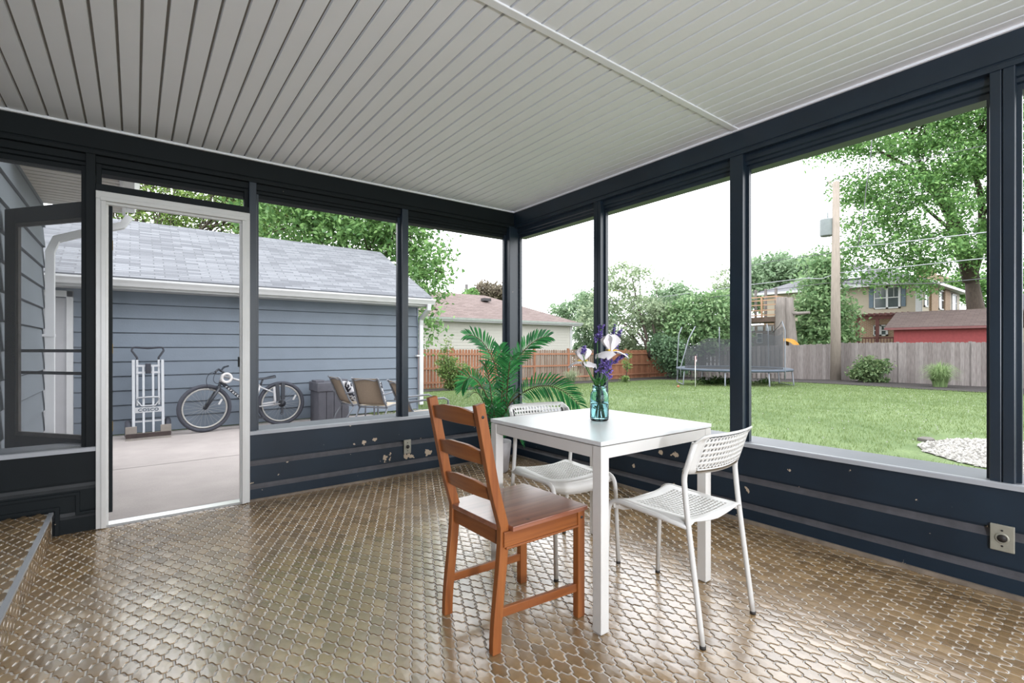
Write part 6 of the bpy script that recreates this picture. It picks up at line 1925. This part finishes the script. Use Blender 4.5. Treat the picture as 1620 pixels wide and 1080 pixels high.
for (a, z0_), (b_, z1_) in zip([(.30, zt + .02), (.12, zt), (-.08, zt - .08), (-.25, zt - .25), (-.5, zt - .7)][:-1], [(.12, zt), (-.08, zt - .08), (-.25, zt - .25), (-.5, zt - .7), (0, 0)][:-1]):
    sm2.quad((-.25, a, z0_), (.25, a, z0_), (.25, b_, z1_), (-.25, b_, z1_), True); sm2.quad((-.25, a, z0_), (-.25, b_, z1_), (-.25, b_, z1_ + .14), (-.25, a, z0_ + .14)); sm2.quad((.25, a, z0_), (.25, b_, z1_), (.25, b_, z1_ + .14), (.25, a, z0_ + .14))
sm2.build('chute', mat('yellow_orange_plastic', col(238, 180, 84, K_V), .5), sl_, solid=.03)
MB().box((-.2, .2, 0), (.2, .3, zt)).build('support', M_oldwood, sl_)

# ------------------------------------------------------------------ utility pole and wires
pb_ = on_x(1322, 602, 24.0)
M_pole = mat('weathered_pole', col(176, 164, 152, K_V), .9, vary=.15, scale=4, stretch=(5, 5, .6), bump=.4)
M_can = mat('grey_transformer_can', col(168, 176, 178, K_V), .5, vary=.08)
M_wire = mat('dark_wire', col(96, 98, 102, K_V), .6)
M_wirel = mat('silver_cable', col(176, 180, 184, K_V), .5)
up_ = thing('utility_pole', 'weathered wooden utility pole in front of the grey fence', 'utility pole', (pb_.x, pb_.y, ground_z(24, pb_.y)))
zt = on_x(1325, 287, 24.0).z - ground_z(24, pb_.y)
MB().tube([(0, 0, -.3), (0, 0, zt * .5), (0, -.02, zt)], [.235, .19, .145], 14).build('shaft', M_pole, up_)
def U(px, py, x=24.0):
    p = on_x(px, py, x); return Vector((p.x - up_.location.x, p.y - up_.location.y, p.z - up_.location.z))
t1 = U(1308, 360)
MB().lathe([(0, -.42), (.27, -.42), (.30, -.38), (.30, .36), (.31, .38), (.28, .42), (0, .45)], (t1.x, t1.y, t1.z), 20).build('transformer', M_can, up_)
MB().tube([t1 + Vector((0, -.05, .4)), t1 + Vector((0, -.02, .75))], .04, 6).build('bushing', M_can, up_)
MB().bar(t1 + Vector((0, -.3, .2)), U(1324, 352), .06, .08).bar(t1 + Vector((0, -.3, -.2)), U(1324, 366), .06, .08).build('mount', M_grey_metal, up_)
MB().tube([U(1325, 300), U(1312, 290)], .06, 6).tube([U(1312, 290), U(1312, 285)], .05, 6).build('top_bracket', M_grey_metal, up_)
def wire(label, pts, r, m_, grp='overhead wires by the pole', x=24.0):
    P = [on_x(px, py, x) for px, py in pts]
    out = []
    for i in range(len(P) - 1):
        for k in range(6):
            out.append(P[i].lerp(P[i + 1], k / 6))
    out.append(P[-1])
    return tag(MB().tube(out, r, 5).build('overhead_wire', m_), label, 'wire', grp)
def slope_ext(p0, p1, px):
    return (px, p0[1] + (p1[1] - p0[1]) * (px - p0[0]) / (p1[0] - p0[0]))
wire('highest thin wire running over the top of the utility pole', [(880, 385), (1060, 358), (1200, 320), (1314, 286), (1459, 252), (1563, 229), (1700, 196)], .014, M_wire)
wire('wire reaching the pole just under the transformer', [(600, 497), (830, 471), (1000, 450), (1153, 427), (1240, 410), (1318, 400)], .016, M_wire)
wire('thick silver cable leaving the pole to the right at treetop height', [(1325, 393), (1400, 386), (1563, 367), (1700, 348)], .026, M_wirel)
wire('silver cable sagging to the pole above the tan house', [(1000, 476), (1190, 450), (1275, 440), (1300, 441), (1322, 433)], .022, M_wirel)
wire('silver cable crossing in front of the tan house roof', [(1322, 432), (1400, 425), (1562, 408), (1700, 390)], .022, M_wirel)
wire('dark lower cable left of the pole in front of the house wing', [(1000, 486), (1200, 461), (1322, 446)], .016, M_wire)
wire('dark lower cable right of the pole over the house eave', [(1322, 447), (1400, 450), (1480, 448), (1562, 440), (1700, 428)], .020, M_wire)
hc = [on_x(px, py, 24.0) for px, py in ((1381, 205), (1377, 250), (1370, 300), (1366, 345), (1359, 380), (1357, 390))]
tag(MB().tube(hc, .022, 5).build('hanging_cable', M_wire), 'dark cable hanging down in front of the big maple', 'cable')
